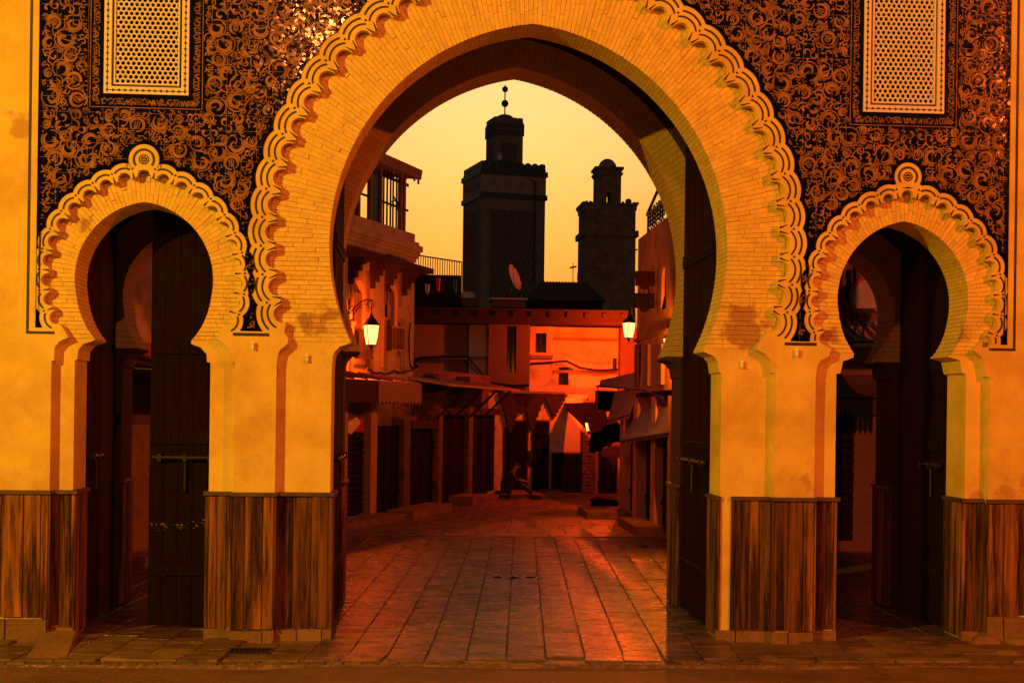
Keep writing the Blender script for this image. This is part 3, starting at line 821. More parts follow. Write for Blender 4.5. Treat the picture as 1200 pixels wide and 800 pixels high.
def stones(x0, x1, Y, z1=ZD0):
    x = x0
    while x < x1 - .02:
        w = min(rb.uniform(.12, .34), x1 - x)
        if x1 - x - w < .08: w = x1 - x
        m = MB(); y0 = Y - .045 - rb.uniform(0, .03); j = lambda: rb.uniform(-.008, .008)
        zt = z1 - .004 + j() * .4
        m.hexa([(x + .005, y0 + j(), -.06), (x + w - .005, y0 + j(), -.06), (x + w - .005, Y + .02, -.06), (x + .005, Y + .02, -.06)],
               [(x + .008, y0 + .012 + j(), zt), (x + w - .008, y0 + .012 + j(), zt), (x + w - .008, Y + .02, zt), (x + .008, Y + .02, zt)])
        m.build('plinth_stone', M['plinth'], plinth); x += w
stones(XL, fSLl[0][0], 0, .185); stones(fSLl[0][0], jSLl[0][0] + .04, RY, .095); stones(jSLr[-1][0] - .04, fSLr[-1][0], RY); stones(fSLr[-1][0] - .02, fMl[0][0], 0); stones(fMl[0][0], jMl[0][0] + .04, RY)
stones(jMr[-1][0] - .04, fMr[-1][0], RY); stones(fMr[-1][0] - .02, fSRl[0][0], 0); stones(fSRl[0][0], jSRl[0][0] + .03, RY); stones(jSRr[-1][0] - .04, fSRr[-1][0], RY); stones(fSRr[-1][0] - .02, XR, 0, .235)
# little porcelain cable holders on the piers
for px, py, Y in ((297, 405, 0), (360.5, 420, RY), (869, 427, RY), (933, 413, 0)):
    p = W(px, py, Y); m = MB()
    m.lathe([(.012, -.035), (.016, -.02), (.01, 0), (.016, .02), (.012, .035)], (p.x, Y - .03, p.z), 8); m.box(p.x - .006, p.x + .006, Y - .03, Y + .002, p.z - .006, p.z + .006)
    m.build('cable_insulator', M['porcelain'], gate)
def sp(px, py, r, Y=RY): p = W(px, py, Y); return ((p.x, Y, p.z), r)
stain = [sp(372, 384, .17), sp(355, 376, .08), sp(862, 384, .15), sp(878, 392, .12), sp(1122, 384, .13), sp(900, 381, .08), sp(1185, 582, .2, 0), sp(1150, 580, .1, RY), sp(975, 395, .1),
         sp(20, 150, .12, 0), sp(30, 590, .15, 0), sp(1008, 300, .1), sp(880, 366, .08), sp(100, 262, .1), sp(320, 440, .07), sp(940, 560, .1, 0)]
add_stains(M['brick'], stain, (.34, .17, .08), .8); add_stains(M['plaster'], stain, (.42, .24, .11), .7)

# doors ------------------------------------------------------------------
def leaf(px_label, hinge, ang, w, h, npl, arch_top=None, side=1):
    """plank door leaf: local a from the hinge, thickness towards -b"""
    T = Matrix.Translation(hinge) @ Matrix.Rotation(ang, 4, 'Z')
    d = bpy.data.objects.new('door', None); col.objects.link(d); d.parent = gate; d['label'] = px_label
    for i in range(npl):
        m = MB(T); a0, a1 = w * i / npl, w * (i + 1) / npl
        m.box(a0 + .003, a1 - .003, -.055 + (.004 if i % 2 else 0), 0, .03, h); m.build('plank', M['door'], d)
    for z in (.5, 1.75, h * .62, h - .35):
        m = MB(T); m.box(.01, w - .01, -.07, -.052, z, z + .13); m.box(.01, w - .01, .001, .02, z, z + .13); m.build('rail', M['door'], d)
    m = MB(T)
    for z in (.56, 1.81, h * .62 + .065, h - .29):
        for k in range(int(w / .12)):
            m.lathe([(.014, 0), (.010, -.012), (.003, -.016)], (.07 + k * .12, -.069, z), 6, 'y')
    m.build('nail_head', M['iron'], d)['kind'] = 'stuff'
    m = MB(T); m.tube([(w * .05, -.10, 1.62), (w * .95, -.10, 1.62)], .02, 8)
    for a in (.15, .5, .85): m.box(w * a - .02, w * a + .02, -.125, -.06, 1.585, 1.655)
    m.build('bolt', M['iron'], d)
    m = MB(T); m.tube([(w * .5, -.085, 1.60), (w * .5, -.085, 1.30)], .013, 6); m.build('hasp', M['iron'], d)
    return d
jx = lambda L, i: L[i][0]
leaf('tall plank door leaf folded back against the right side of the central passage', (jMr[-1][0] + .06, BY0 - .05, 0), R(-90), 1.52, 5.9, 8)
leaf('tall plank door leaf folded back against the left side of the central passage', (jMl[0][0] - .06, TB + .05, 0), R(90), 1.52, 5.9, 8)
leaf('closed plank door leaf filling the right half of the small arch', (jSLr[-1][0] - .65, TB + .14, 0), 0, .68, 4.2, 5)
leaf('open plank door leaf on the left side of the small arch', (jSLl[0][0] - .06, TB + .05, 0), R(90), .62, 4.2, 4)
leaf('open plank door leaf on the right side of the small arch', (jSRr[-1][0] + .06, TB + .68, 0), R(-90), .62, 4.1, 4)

# scuffed paint on the closed leaf
rs = random.Random(8); m = MB(); lx0, lx1 = jSLr[-1][0] - .64, jSLr[-1][0] - .02
for k in range(34):
    x_ = rs.uniform(lx0, lx1 - .05); z_ = .97 + rs.gauss(0, .022); w_ = rs.uniform(.008, .04); h_ = rs.uniform(.003, .012)
    m.add([(x_, TB + .0795, z_), (x_ + w_, TB + .0795, z_ + rs.uniform(-.004, .004)), (x_ + w_ * .8, TB + .0795, z_ + h_), (x_, TB + .0795, z_ + h_)], [(0, 1, 2, 3)])
m.build('paint_scuff', M['plinth'], gate)['kind'] = 'stuff'

# ================================================================== GROUND
def struct(o): o['kind'] = 'structure'; return o
m = MB(); m.box(-300, 300, -40, 600, -.5, -.09); struct(m.build('ground', M['ground']))
m = MB()
rg = random.Random(4)
nx, ny = 90, 30
vs = []; 
for j in range(ny + 1):
    for i in range(nx + 1):
        x = -14 + 28 * i / nx; y = -16 + 14.83 * j / ny
        vs.append((x, y, -.045 + .012 * math.sin(x * 2.1 + y) * math.sin(y * 1.7 - x * .6) + rg.uniform(-.006, .006)))
m.add(vs, [(j * (nx + 1) + i, j * (nx + 1) + i + 1, (j + 1) * (nx + 1) + i + 1, (j + 1) * (nx + 1) + i) for j in range(ny) for i in range(nx)])
struct(m.build('road', M['road'], smooth=True))
m = MB(); m.box(-14, 14, -1.18, 70, -.4, -.022); street = struct(m.build('street', M['street']))
# paving slabs laid in rows along the street; the rows lean 4 degrees to the right
pave = thing('pavement', (0, 0, 0), '', ''); del pave['label']; del pave['category']; pave['kind'] = 'structure'
ud = Vector((math.sin(R(4.2)), math.cos(R(4.2)))); vd = Vector((ud.y, -ud.x))
g0 = ground(593, 776); anchor = Vector((g0.x, g0.y))
quads = []
lim = [(XL + 1.5, XR - 1.5, -1.06, -.02), (jSLl[0][0], jSLr[-1][0], -.02, BY1 + .3), (jMl[0][0], jMr[-1][0], -.02, BY1 + .1), (jSRl[0][0], jSRr[-1][0], -.02, BY1 + .3), (-3.4, 5.2, BY1 + .05, 10.6)]
for c in range(-24, 24):
    t = -1.5 + rg.uniform(-.4, 0)
    while t < 12.5:
        ln = rg.uniform(.5, 1.05)
        a = anchor + vd * (c * .338) ; 
        y0 = t; y1 = t + ln
        P = [anchor + vd * (c * .338 + .005) + ud * (y0 + 1.06 + .005), anchor + vd * ((c + 1) * .338 - .005) + ud * (y0 + 1.06 + .005),
             anchor + vd * ((c + 1) * .338 - .005) + ud * (y1 + 1.06 - .004), anchor + vd * (c * .338 + .005) + ud * (y1 + 1.06 - .004)]
        t += ln
        cx = sum(p.x for p in P) / 4; cyy = sum(p.y for p in P) / 4
        if not any(l[0] - .12 < cx < l[1] + .12 and l[2] - .3 < cyy < l[3] for l in lim): continue
        P = [Vector((p.x, max(p.y, -1.06))) for p in P]
        if P[2].y - P[0].y < .08: continue
        quads.append(P)
quads.sort(key=lambda P: (P[0] - Vector((1, -6))).length)
rest = MB()
for i, P in enumerate(quads):
    b = MB() if i < 300 else rest
    w = [rg.uniform(-.004, .004) for _ in range(4)]
    e = .008; c = sum((p for p in P), Vector((0, 0))) / 4
    top = [(p.x + (c.x - p.x) * .03, p.y + (c.y - p.y) * .015, w[k]) for k, p in enumerate(P)]
    low = [(p.x, p.y, w[k] - .012) for k, p in enumerate(P)]; bot = [(p.x, p.y, -.06) for p in P]
    b.add(top + low + bot, [(0, 1, 2, 3)] + [(4 + k, 4 + (k + 1) % 4, (k + 1) % 4, k) for k in range(4)] + [(8 + k, 8 + (k + 1) % 4, 4 + (k + 1) % 4, 4 + k) for k in range(4)])
    if i < 300: b.build('slab', M['slab2'] if c.y < -.1 and not (jMl[0][0] - .1 < c.x < jMr[-1][0] + .1) else M['slab'], pave)
if rest.v: rest.build('slab', M['slab'], pave)['kind'] = 'stuff'
# beyond the rows: broad worn flags laid square across the street, too fine with distance to tell apart
m = MB(); y = 10.75; k = 0
while y < 26:
    dy = rg.uniform(.42, .6); x = -3.2 + rg.uniform(-.4, 0)
    while x < 6:
        w = rg.uniform(.6, 1.15); z = [rg.uniform(-.014, .004) for _ in range(4)]; e = .012
        P = [(x + e, y + e), (x + w - e, y + e), (x + w - e, y + dy - e), (x + e, y + dy - e)]
        m.add([(p[0], p[1], z[i]) for i, p in enumerate(P)] + [(p[0], p[1], -.05) for p in P], [(0, 1, 2, 3)] + [(4 + q, 4 + (q + 1) % 4, (q + 1) % 4, q) for q in range(4)])
        x += w
    y += dy; k += 1
m.build('flagstone', M['street'], pave)['kind'] = 'stuff'
# kerb course of small dark setts in front of the slabs
x = -3.7; k = 0
M['sett'] = mat('kerb_sett', (.12, .085, .06), .5, .8, 9, .4, rnd=.25, fine=30)
while x < 5.3:
    w = rg.uniform(.13, .2); m = MB(); z = -.012 + rg.uniform(-.008, .004); m.box(x + .004, x + w - .012, -1.155, -1.07, -.08, z); m.build('sett', M['sett'], pave); x += w
# dark rectangular drain cover and patches in front of the central pier
m = MB(); c = ground(292, 763)
for i in range(9): m.box(c.x - .17 + i * .038, c.x - .15 + i * .038, c.y - .1, c.y + .1, -.01, .012)
m.box(c.x - .19, c.x + .19, c.y - .12, c.y - .1, -.01, .014); m.box(c.x - .19, c.x + .19, c.y + .1, c.y + .12, -.01, .014)
o = m.build('drain_cover', M['iron']); o['label'] = 'small dark slotted drain cover in the paving before the left pier'; o['category'] = 'drain cover'
m = MB(); c = ground(1000, 0 + 775)
# stone threshold ramp at the left pier
c1, c2 = ground(28, 772), ground(76, 741)
m = MB(); m.hexa([(c1.x, c1.y, -.06), (c1.x + .36, c1.y + .02, -.06), (c2.x + .1, c2.y + .25, -.06), (c2.x - .14, c2.y + .25, -.06)],
                 [(c1.x, c1.y, -.01), (c1.x + .33, c1.y + .03, -.005), (c2.x + .08, c2.y + .25, .10), (c2.x - .14, c2.y + .25, .11)])
o = m.build('kerb_stone', M['plinth']); o['label'] = 'sloping kerb stone lying against the foot of the far left pier'; o['category'] = 'kerb stone'
# rubble at the foot of the right pier
def rock(c, r, seed, label):
    q = random.Random(seed); bm = bmesh.new(); bmesh.ops.create_icosphere(bm, subdivisions=2, radius=1)
    ph = [q.uniform(0, 6) for _ in range(6)]
    for v in bm.verts:
        n = v.co.copy(); f = 1 + .16 * math.sin(3 * n.x + ph[0]) + .14 * math.sin(4 * n.y + ph[1]) + .12 * math.sin(5 * n.z + ph[2]) + q.uniform(-.05, .05)
        v.co = Vector((n.x * r[0] * f, n.y * r[1] * f, max(-.4, n.z) * r[2] * f))
    me = bpy.data.meshes.new('rock'); bm.to_mesh(me); bm.free(); me.materials.append(M['plinth'])
    o = bpy.data.objects.new('rock', me); col.objects.link(o); o.location = c; o['label'] = label; o['category'] = 'rock'; o['group'] = 'rubble at the foot of the right pier'
for k, (px, py, r, lab) in enumerate(((1152, 752, (.16, .14, .1), 'leftmost rough stone of the rubble by the right pier, low and rounded'), (1175, 748, (.2, .16, .13), 'middle rough stone of the rubble by the right pier'), (1201, 752, (.24, .2, .15), 'largest rough stone of the rubble, at the right edge'), (1180, 765, (.2, .12, .05), 'flat stone lying in front of the rubble by the right pier'))):
    c = ground(px, py); rock((c.x, max(c.y, -1.0) if k < 3 else c.y, -.02), r, k, lab)
# crumpled paper on the paving
M['paper'] = mat('grey_paper', (.55, .55, .58), .6, .3, 20, .2)
c = ground(606, 676); m = MB()
vs = []; nxp, nyp = 10, 4
for j in range(nyp + 1):
    for i in range(nxp + 1): vs.append((c.x - .3 + .62 * i / nxp + .02 * math.sin(j * 2), c.y - .07 + .16 * j / nyp + .02 * math.sin(i), .012 + .014 * math.sin(i * 1.9 + j) + .012 * math.sin(j * 2.6)))
m.add(vs, [(j * (nxp + 1) + i, j * (nxp + 1) + i + 1, (j + 1) * (nxp + 1) + i + 1, (j + 1) * (nxp + 1) + i) for j in range(nyp) for i in range(nxp)])
o = m.build('paper', M['paper']); o['label'] = 'crumpled pale sheet of paper lying in the middle of the paving'; o['category'] = 'litter'

# ================================================================== STREET LAMPS ON THE SQUARE (behind the camera, they light the gate)
def square_lamp(x, y, h, power, colour, label):
    t = thing('street_lamp', (x, y, 0), label, 'street lamp')
    m = MB(); m.tube([(x, y, -.05), (x, y, h + .35)], .07, 10, .045); m.build('pole', M['iron'], t)
    s = -1 if x > 0 else 1
    m = MB(); m.tube([(x, y, h + .3), (x + s * .4, y + .35, h + .42), (x + s * .75, y + .6, h + .35)], .03, 8); m.build('arm', M['iron'], t)
    m = MB(); m.lathe([(.05, .16), (.17, .1), (.2, .0), (.19, -.02)], (x + s * .75, y + .6, h + .22), 14); m.build('lamp_head', M['iron'], t)
    ld = bpy.data.lights.new('lamp_light', 'POINT'); ld.energy = power; ld.color = colour; ld.shadow_soft_size = .09
    lo = bpy.data.objects.new('lamp_light', ld); col.objects.link(lo); lo.parent = t; lo.location = (s * .75, .6, h + .08)
square_lamp(-12.2, -12.3, 7.8, 9300, (1, .50, .02), 'tall street lamp on the left of the square with amber light')
square_lamp(12.6, -12.0, 8.4, 6200, (1, .12, .012), 'tall street lamp on the right of the square with reddish light')
square_lamp(-2.1, -13.6, 8.6, 1500, (1, .25, .05), 'tall street lamp behind the camera with orange light')

# ================================================================== THE STREET BEHIND THE GATE
def pm(name, base, **k):
    d = dict(rough=.85, bump=.4, scale=3, var=.12, dark=tuple(c * .45 for c in base), dark_amt=.5, dark_scale=1.5, fine=40); d.update(k)
    return mat(name, base, **d)
M['lime'] = pm('lime_plaster', (.60, .48, .40), dark_amt=.75, scale=2)
M['house_l'] = pm('cream_plaster', (.44, .35, .24), dark_amt=.8, scale=2)
M['house_r'] = pm('ochre_plaster', (.40, .24, .11), dark_amt=.85, scale=2.5, dlo=.45)
M['dish'] = pm('dish_enamel', (.22, .34, .46), bump=.05)
M['lime2'] = pm('stained_plaster', (.24, .16, .11), dark_amt=.8)
M['brown'] = pm('brown_wall', (.16, .09, .06))
M['stone'] = pm('rubble_wall', (.12, .07, .045), bump=1.0, scale=9, var=.4, dark_amt=.9, dark_scale=5)
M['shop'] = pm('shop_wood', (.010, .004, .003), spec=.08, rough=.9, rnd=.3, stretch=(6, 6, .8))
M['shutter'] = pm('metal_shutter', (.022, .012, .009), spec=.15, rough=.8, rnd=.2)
M['beam'] = pm('timber_beam', (.045, .024, .016), spec=.2, stretch=(.6, 6, 6))
M['tin'] = pm('rusty_tin', (.17, .10, .065), rough=.55)
M['pillar'] = pm('painted_pillar', (.45, .27, .18))
M['cloth_w'] = pm('pale_cloth', (.6, .58, .56), bump=.1)
M['cloth_p'] = pm('pink_cloth', (.75, .06, .22), bump=.1); M['cloth_b'] = pm('blue_cloth', (.03, .30, .50), bump=.1)
M['tarp'] = pm('red_tarp', (.50, .12, .07), bump=.3, var=.3, fine=12)
M['canvas'] = pm('striped_canvas', (.34, .23, .16), bump=.3, rough=.7); M['canvas2'] = pm('blue_canvas', (.12, .12, .15), bump=.3, rough=.6)
M['mosque'] = pm('minaret_stucco', (.27, .19, .15), var=.2, scale=1.2)
M['green'] = pm('green_tile', (.045, .06, .045), rough=.5); M['mauve'] = pm('mauve_stucco', (.38, .26, .23))
M['dark_stucco'] = pm('dark_stucco', (.12, .085, .07)); M['roof'] = pm('dark_roof', (.07, .055, .06), rough=.6)
M['stone2'] = pm('old_minaret_stone', (.16, .12, .10), var=.35, scale=2.5)
M['glass'] = mat('dark_glass', (.02, .02, .025), .12, 0, spec=.6)
M['red'] = pm('red_banner', (.55, .04, .02), bump=.1); M['cream'] = pm('cream_paint', (.85, .75, .6), bump=.1)
M['white_box'] = pm('white_enamel', (.6, .58, .56), bump=.1)
def lit_glass(name, colour, strength):
    m = bpy.data.materials.new(name); m.use_nodes = True; nt = m.node_tree; nt.nodes.clear()
    o = nt.nodes.new('ShaderNodeOutputMaterial'); ad = nt.nodes.new('ShaderNodeAddShader'); t = nt.nodes.new('ShaderNodeBsdfTransparent'); e = nt.nodes.new('ShaderNodeEmission')
    t.inputs[0].default_value = (.85, .8, .7, 1); e.inputs[0].default_value = (*colour, 1); e.inputs[1].default_value = strength
    nt.links.new(t.outputs[0], ad.inputs[0]); nt.links.new(e.outputs[0], ad.inputs[1]); nt.links.new(ad.outputs[0], o.inputs[0]); return m
M['lantern_glass'] = lit_glass('lit_lantern_glass', (1, .55, .14), 1.6)

class Fac:
    """a vertical plane standing on the ground: p0 -> p1 left to right as seen, outward normal towards the viewer"""
    def __init__(s, p0, p1):
        s.p0 = Vector((p0[0], p0[1], 0)); u = Vector((p1[0] - p0[0], p1[1] - p0[1], 0)); s.len = u.length; s.u = u.normalized()
        s.n = Vector((s.u.y, -s.u.x, 0))
        s.T = Matrix(((s.u.x, s.n.x, 0, s.p0.x), (s.u.y, s.n.y, 0, s.p0.y), (0, 0, 1, 0), (0, 0, 0, 1)))
    def hit(s, px, py, b=0.0):
        d = ray(px, py); t = (s.p0 + s.n * b - CAM).dot(s.n) / d.dot(s.n); q = CAM + d * t
        return ((q - s.p0).dot(s.u), q.z)
    def rect(s, x0, y0, x1, y1, b=0.0):
        a0, _ = s.hit(x0, (y0 + y1) / 2, b); a1, _ = s.hit(x1, (y0 + y1) / 2, b); _, z1 = s.hit((x0 + x1) / 2, y0, b); _, z0 = s.hit((x0 + x1) / 2, y1, b)
        return a0, a1, z0, z1
    def wall(s, name, m_, parent, a0, a1, z0, z1, holes=(), th=.25, b=0.0):
        m = MB(s.T)
        # local axes: a, b(out), z ; prism axis 'y' with depth along b
        m.prism([(a0, z0), (a1, z0), (a1, z1), (a0, z1)], b, b - th, holes=holes)
        return m.build(name, m_, parent)
    def bx(s, name, m_, parent, a0, a1, b0, b1, z0, z1, **k):
        m = MB(s.T); m.box(a0, a1, b0, b1, z0, z1); return m.build(name, m_, parent, **k)
    def tex(s, name, parent=None):
        e = bpy.data.objects.new(name, None); col.objects.link(e)
        if parent: e.parent = parent
        return e
def rh(r, g=0): a0, a1, z0, z1 = r; return [(a0, z0), (a1, z0), (a1, z1), (a0, z1)]
def arch_hole(a0, a1, z0, z1, n=8, point=.0):
    r = (a1 - a0) / 2; zc = z1 - r * (1.15 if point else 1); c = (a0 + a1) / 2
    return [(a0, z0), (a1, z0)] + [(c + r * math.cos(math.pi * k / n), zc + r * (1.15 if point else 1) * math.sin(math.pi * k / n)) for k in range(n + 1)]
def plank_door(F, parent, a0, a1, z0, z1, b, m_=None, n=None, name='door', label=None, rails=1):
    d = F.tex(name, parent)
    if label: d['label'] = label
    n = n or max(2, round((a1 - a0) / .2)); w = (a1 - a0) / n; mm = m_ or M['shop']
    for i in range(n): F.bx('plank', mm, d, a0 + i * w + .006, a0 + (i + 1) * w - .006, b - .05, b + (.012 if i % 2 else 0), z0, z1)
    for i in range(rails):
        z = z0 + (z1 - z0) * (.85 if rails == 1 else (.2 + .6 * i / (rails - 1))); F.bx('rail', mm, d, a0 + .01, a1 - .01, b + .013, b + .03, z, z + .06)
    return d
def roll_shutter(F, parent, a0, a1, z0, z1, b, pitch=.11):
    d = F.tex('shutter', parent); z = z0
    while z < z1 - .02:
        m = MB(F.T); h = min(pitch, z1 - z)
        m.add([(a0, b - .03, z), (a1, b - .03, z), (a1, b + .0, z + h * .15), (a0, b, z + h * .15), (a0, b + .012, z + h * .6), (a1, b + .012, z + h * .6), (a1, b - .03, z + h * .95), (a0, b - .03, z + h * .95)],
              [(0, 1, 2, 3), (3, 2, 5, 4), (4, 5, 6, 7), (0, 3, 4, 7), (1, 6, 5, 2), (0, 7, 6, 1)])
        m.build('slat', M['shutter'], d); z += h
    return d

# ---- plan of the left side: two straight runs
gA = ground(404, 613); gB = ground(482, 600)
FL = Fac((gA.x - (gB.x - gA.x) * 2.4, gA.y - (gB.y - gA.y) * 2.4), (gB.x, gB.y))      # corner house and its shops
gC = ground(586, 578)
FM = Fac((gB.x, gB.y), (gC.x, gC.y))                                                     # shop row further up
gD = ground(692, 577)
FB = Fac((gC.x, gC.y), (gD.x, gD.y))                                                     # end of the street, facing the gate

# ------------------------------------------------------------------ corner house
house = thing('corner_house', FL.p0 + FL.u * FL.len * .7, 'tall pale corner house on the left with a glazed roof room and arched windows', 'house')
aR = FL.len
zf = 2.95
def zat(px, py, b=0.0): return FL.hit(px, py, b)[1]
zc0 = zat(445, 296); zc1 = zat(445, 276)                    # cornice
zpar = zat(445, 261); zroof = zat(445, 190)
w1 = FL.rect(413, 328, 428, 420); w2 = FL.rect(451, 328, 466, 411)
h1 = arch_hole(w1[0], w1[1], w1[2], w1[3], point=1); h2 = arch_hole(w2[0], w2[1], w2[2], w2[3], point=1)
FL.wall('wall', M['house_l'], house, 0, aR, zf - .3, zpar, holes=[h1, h2], th=.3)
m = MB(); q0 = FL.p0 + FL.u * aR; 
side = Fac((q0.x, q0.y), (q0.x - FL.n.x * 4, q0.y - FL.n.y * 4))
side.wall('side_wall', M['house_l'], house, .3, 4, zf - .3, zpar, th=.25, b=-.001)
for (wx, hh) in ((w1, h1), (w2, h2)):
    m = MB(FL.T); m.prism(hh, -.12, -.2); f = m.build('window', M['glass'], house)
    cx = (wx[0] + wx[1]) / 2
    FL.bx('shutter_leaf', M['tin'], f, cx - .02, wx[1], -.115, -.07, wx[2] + (wx[3] - wx[2]) * .35, wx[3] - .22)
    FL.bx('mullion', M['iron'], f, cx - .03, cx + .0, -.118, -.09, wx[2], wx[3] - .1)
    m = MB(FL.T); z0 = wx[2] + .0; z1 = wx[2] + (wx[3] - wx[2]) * .34
    m.box(wx[0] - .04, wx[1] + .04, .14, .17, z1 - .03, z1); m.box(wx[0] - .04, wx[1] + .04, .14, .17, z0, z0 + .03)
    k = wx[0]
    while k < wx[1]: m.box(k, k + .018, .145, .165, z0 + .03, z1 - .03); k += .07
    m.build('window_grille', M['iron'], f)
    for s_ in (wx[0] - .14, wx[1] + .02):
        m = MB(FL.T); m.box(s_, s_ + .12, -.01, .05, wx[2] - .35, z1 + .1); m.box(s_ - .02, s_ + .14, -.01, .07, z1 + .101, z1 + .17); m.build('pilaster', M['lime2'], house)
    FL.bx('window_surround', M['lime2'], house, wx[0] - .13, wx[0] - .002, .002, .03, wx[2] + .9, wx[3] + .15)
    FL.bx('window_surround', M['lime2'], house, wx[1] + .002, wx[1] + .13, .002, .03, wx[2] + .9, wx[3] + .15)
for k, (dz0, dz1, pr) in enumerate(((-.0, .07, .03), (.071, .16, .06), (.161, .21, .09), (.211, .33, .13), (.331, .40, .07))):
    m = MB(FL.T); m.box(-.2, aR + pr, .002, pr, zc0 + dz0, zc0 + dz1); m.box(aR - .002, aR + pr, -2.5, .001, zc0 + dz0, zc0 + dz1); m.build('cornice', M['house_l'], house)
fr = FL.tex('frieze', house)
k = 0; a = aR - 4.2
zfz = zat(445, 287 + 3) - .0
while a < aR - .05:
    FL.bx('frieze_tile', M['tin'], fr, a, a + .07, .002, .035, zc0 - .2, zc0 - .08); FL.bx('frieze_tile', M['tin'], fr, a + .085, a + .115, .002, .025, zc0 - .18, zc0 - .1); a += .14
# air grilles below the cornice, timber ledge and stepped brackets
for r_ in (FL.rect(413, 297, 432, 305), FL.rect(452, 300, 470, 309)):
    m = MB(FL.T)
    for i in range(4): z = r_[2] + (r_[3] - r_[2]) * i / 4; m.box(r_[0], r_[1], .002, .12 + .02 * (i % 2), z, z + (r_[3] - r_[2]) * .16)
    m.build('louvre', M['lime2'], house)
rz = FL.rect(404, 310, 484, 316)
FL.bx('ledge', M['beam'], house, 0, aR + .02, .002, .42, zat(484, 321) , zat(484, 315))
for px in (409, 434, 451, 472):
    a0 = FL.hit(px, 330)[0]; zt = zat(484, 321)
    m = MB(FL.T)
    for i in range(4): m.box(a0 - .05, a0 + .07, .0, .32 - i * .08, zt - (i + 1) * .12 + .0005, zt - i * .12)
    m.build('bracket', M['beam'], house)
# glazed room on the roof
gr = FL.tex('roof_room', house)
a = FL.hit(405, 230)[0] - 3.0; aE = aR - .05
rr = FL.rect(405, 190, 481, 262)
ztop = zat(470, 204); 
for i, px in enumerate((396, 410, 427.5, 441, 453, 476.5, 480.5)):
    aa = FL.hit(px, 230)[0]; FL.bx('post', M['lime2'], gr, aa - .035, aa + .035, -.18, -.1, zpar, ztop)
FL.bx('rail', M['iron'], gr, a, aE, -.16, -.13, zpar + .55 * (ztop - zpar) - .15, zpar + .55 * (ztop - zpar) - .11)
FL.bx('rail', M['iron'], gr, a, aE, -.16, -.13, ztop - .14, ztop - .08)
for px0, px1 in ((396, 427), (441.5, 452.5)):
    a0 = FL.hit(px0, 230)[0]; a1 = FL.hit(px1, 230)[0]; FL.bx('pane', M['glass'], gr, a0 + .04, a1 - .04, -.15, -.135, zpar, ztop - .15)
for px in (457, 461, 465, 468, 472):
    aa = FL.hit(px, 230)[0]; FL.bx('bar', M['iron'], gr, aa - .012, aa + .012, -.15, -.12, zpar, ztop)
m = MB(FL.T); z = zpar + .25
for k in range(5): m.tube([(aE - .95 + .1 * k, -.14, zpar + .42 + .12 * (k % 3)), (aE - .75 + .1 * k, -.14, zpar + .5 + .1 * (k % 2)), (aE - .55 + .1 * k, -.14, zpar + .42 + .12 * (k % 3))], .015, 5)
m.build('iron_curl', M['iron'], gr)
FL.bx('back_wall', M['brown'], gr, a, aE - 1.35, -2.3, -2.2, zpar, ztop)
zr = ztop
m = MB(FL.T); m.hexa([(a, .12, zr), (aE + .05, .12, zr), (aE + .05, -2.6, zr + .35), (a, -2.6, zr + .35)], [(a, .14, zr + .2), (aE + .08, .14, zr + .2), (aE + .08, -2.6, zr + .62), (a, -2.6, zr + .62)])
m.build('roof', M['lime2'], gr)
m = MB(FL.T)
for k in range(30):
    aa = a + (aE + .1 - a) * k / 30; m.box(aa, aa + .045, .10, .13, zr - .05 - .03 * (k % 3), zr - .001)
m.build('roof_fringe', M['lime2'], gr)['kind'] = 'stuff'

# ------------------------------------------------------------------ shops under the corner house
shop = thing('shop_row', FL.p0 + FL.u * FL.len * .8, 'row of shuttered shops under the corner house on the left of the street', 'shop row')
FL.wall('wall', M['lime2'], shop, 0, aR, -.1, zf - .32, th=.3, b=-.25)
def fa(px, py=550, b=0.0): return FL.hit(px, py, b)[0]
zs = FL.hit(441, 499)[1]
p_ = [(399, 405.5), (432.5, 440), (471.5, 479)]
for i, (x0, x1) in enumerate(p_):
    a0, a1 = fa(x0), fa(x1); FL.bx('pillar', M['pillar'] if i != 2 else M['stone'], shop, a0, a1, -.25, .03, -.02, zf - .4)
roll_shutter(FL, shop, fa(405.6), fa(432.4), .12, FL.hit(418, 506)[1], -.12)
r_ = FL.rect(405.6, 491, 431, 506); bn = FL.bx('banner', M['red'], shop, r_[0], r_[1], -.11, -.08, r_[2] + .01, r_[3])
m = MB(FL.T); P = []
for k in range(13):
    t = k / 12; P.append((r_[0] + (r_[1] - r_[0]) * (.08 + .75 * t), r_[2] + (r_[3] - r_[2]) * (.55 + .22 * math.sin(t * 6.3 + 2.5))))
nn = len(P); ws = [.02 + .11 * math.sin(math.pi * k / 12) for k in range(13)]
m.add([(p[0], -.077, p[1] + ws[i]) for i, p in enumerate(P)] + [(p[0], -.077, p[1] - ws[i]) for i, p in enumerate(P)], [(i, i + 1, nn + i + 1, nn + i) for i in range(nn - 1)])
m.build('wave_mark', M['cream'], bn)
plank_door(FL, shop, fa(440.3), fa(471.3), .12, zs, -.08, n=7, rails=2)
# further left shops, glimpsed through the small arch
a = fa(399) - 1.75; i = 0
while a > .3:
    roll_shutter(FL, shop, a, a + 1.6, .1, 2.05, -.12, .13); FL.bx('pillar', M['pillar'], shop, a - .2, a - .02, -.25, .03, -.02, zf - .4); a -= 1.82
FL.bx('step', M['plinth'], shop, .2, aR - .1, .05, .62, -.05, .11)
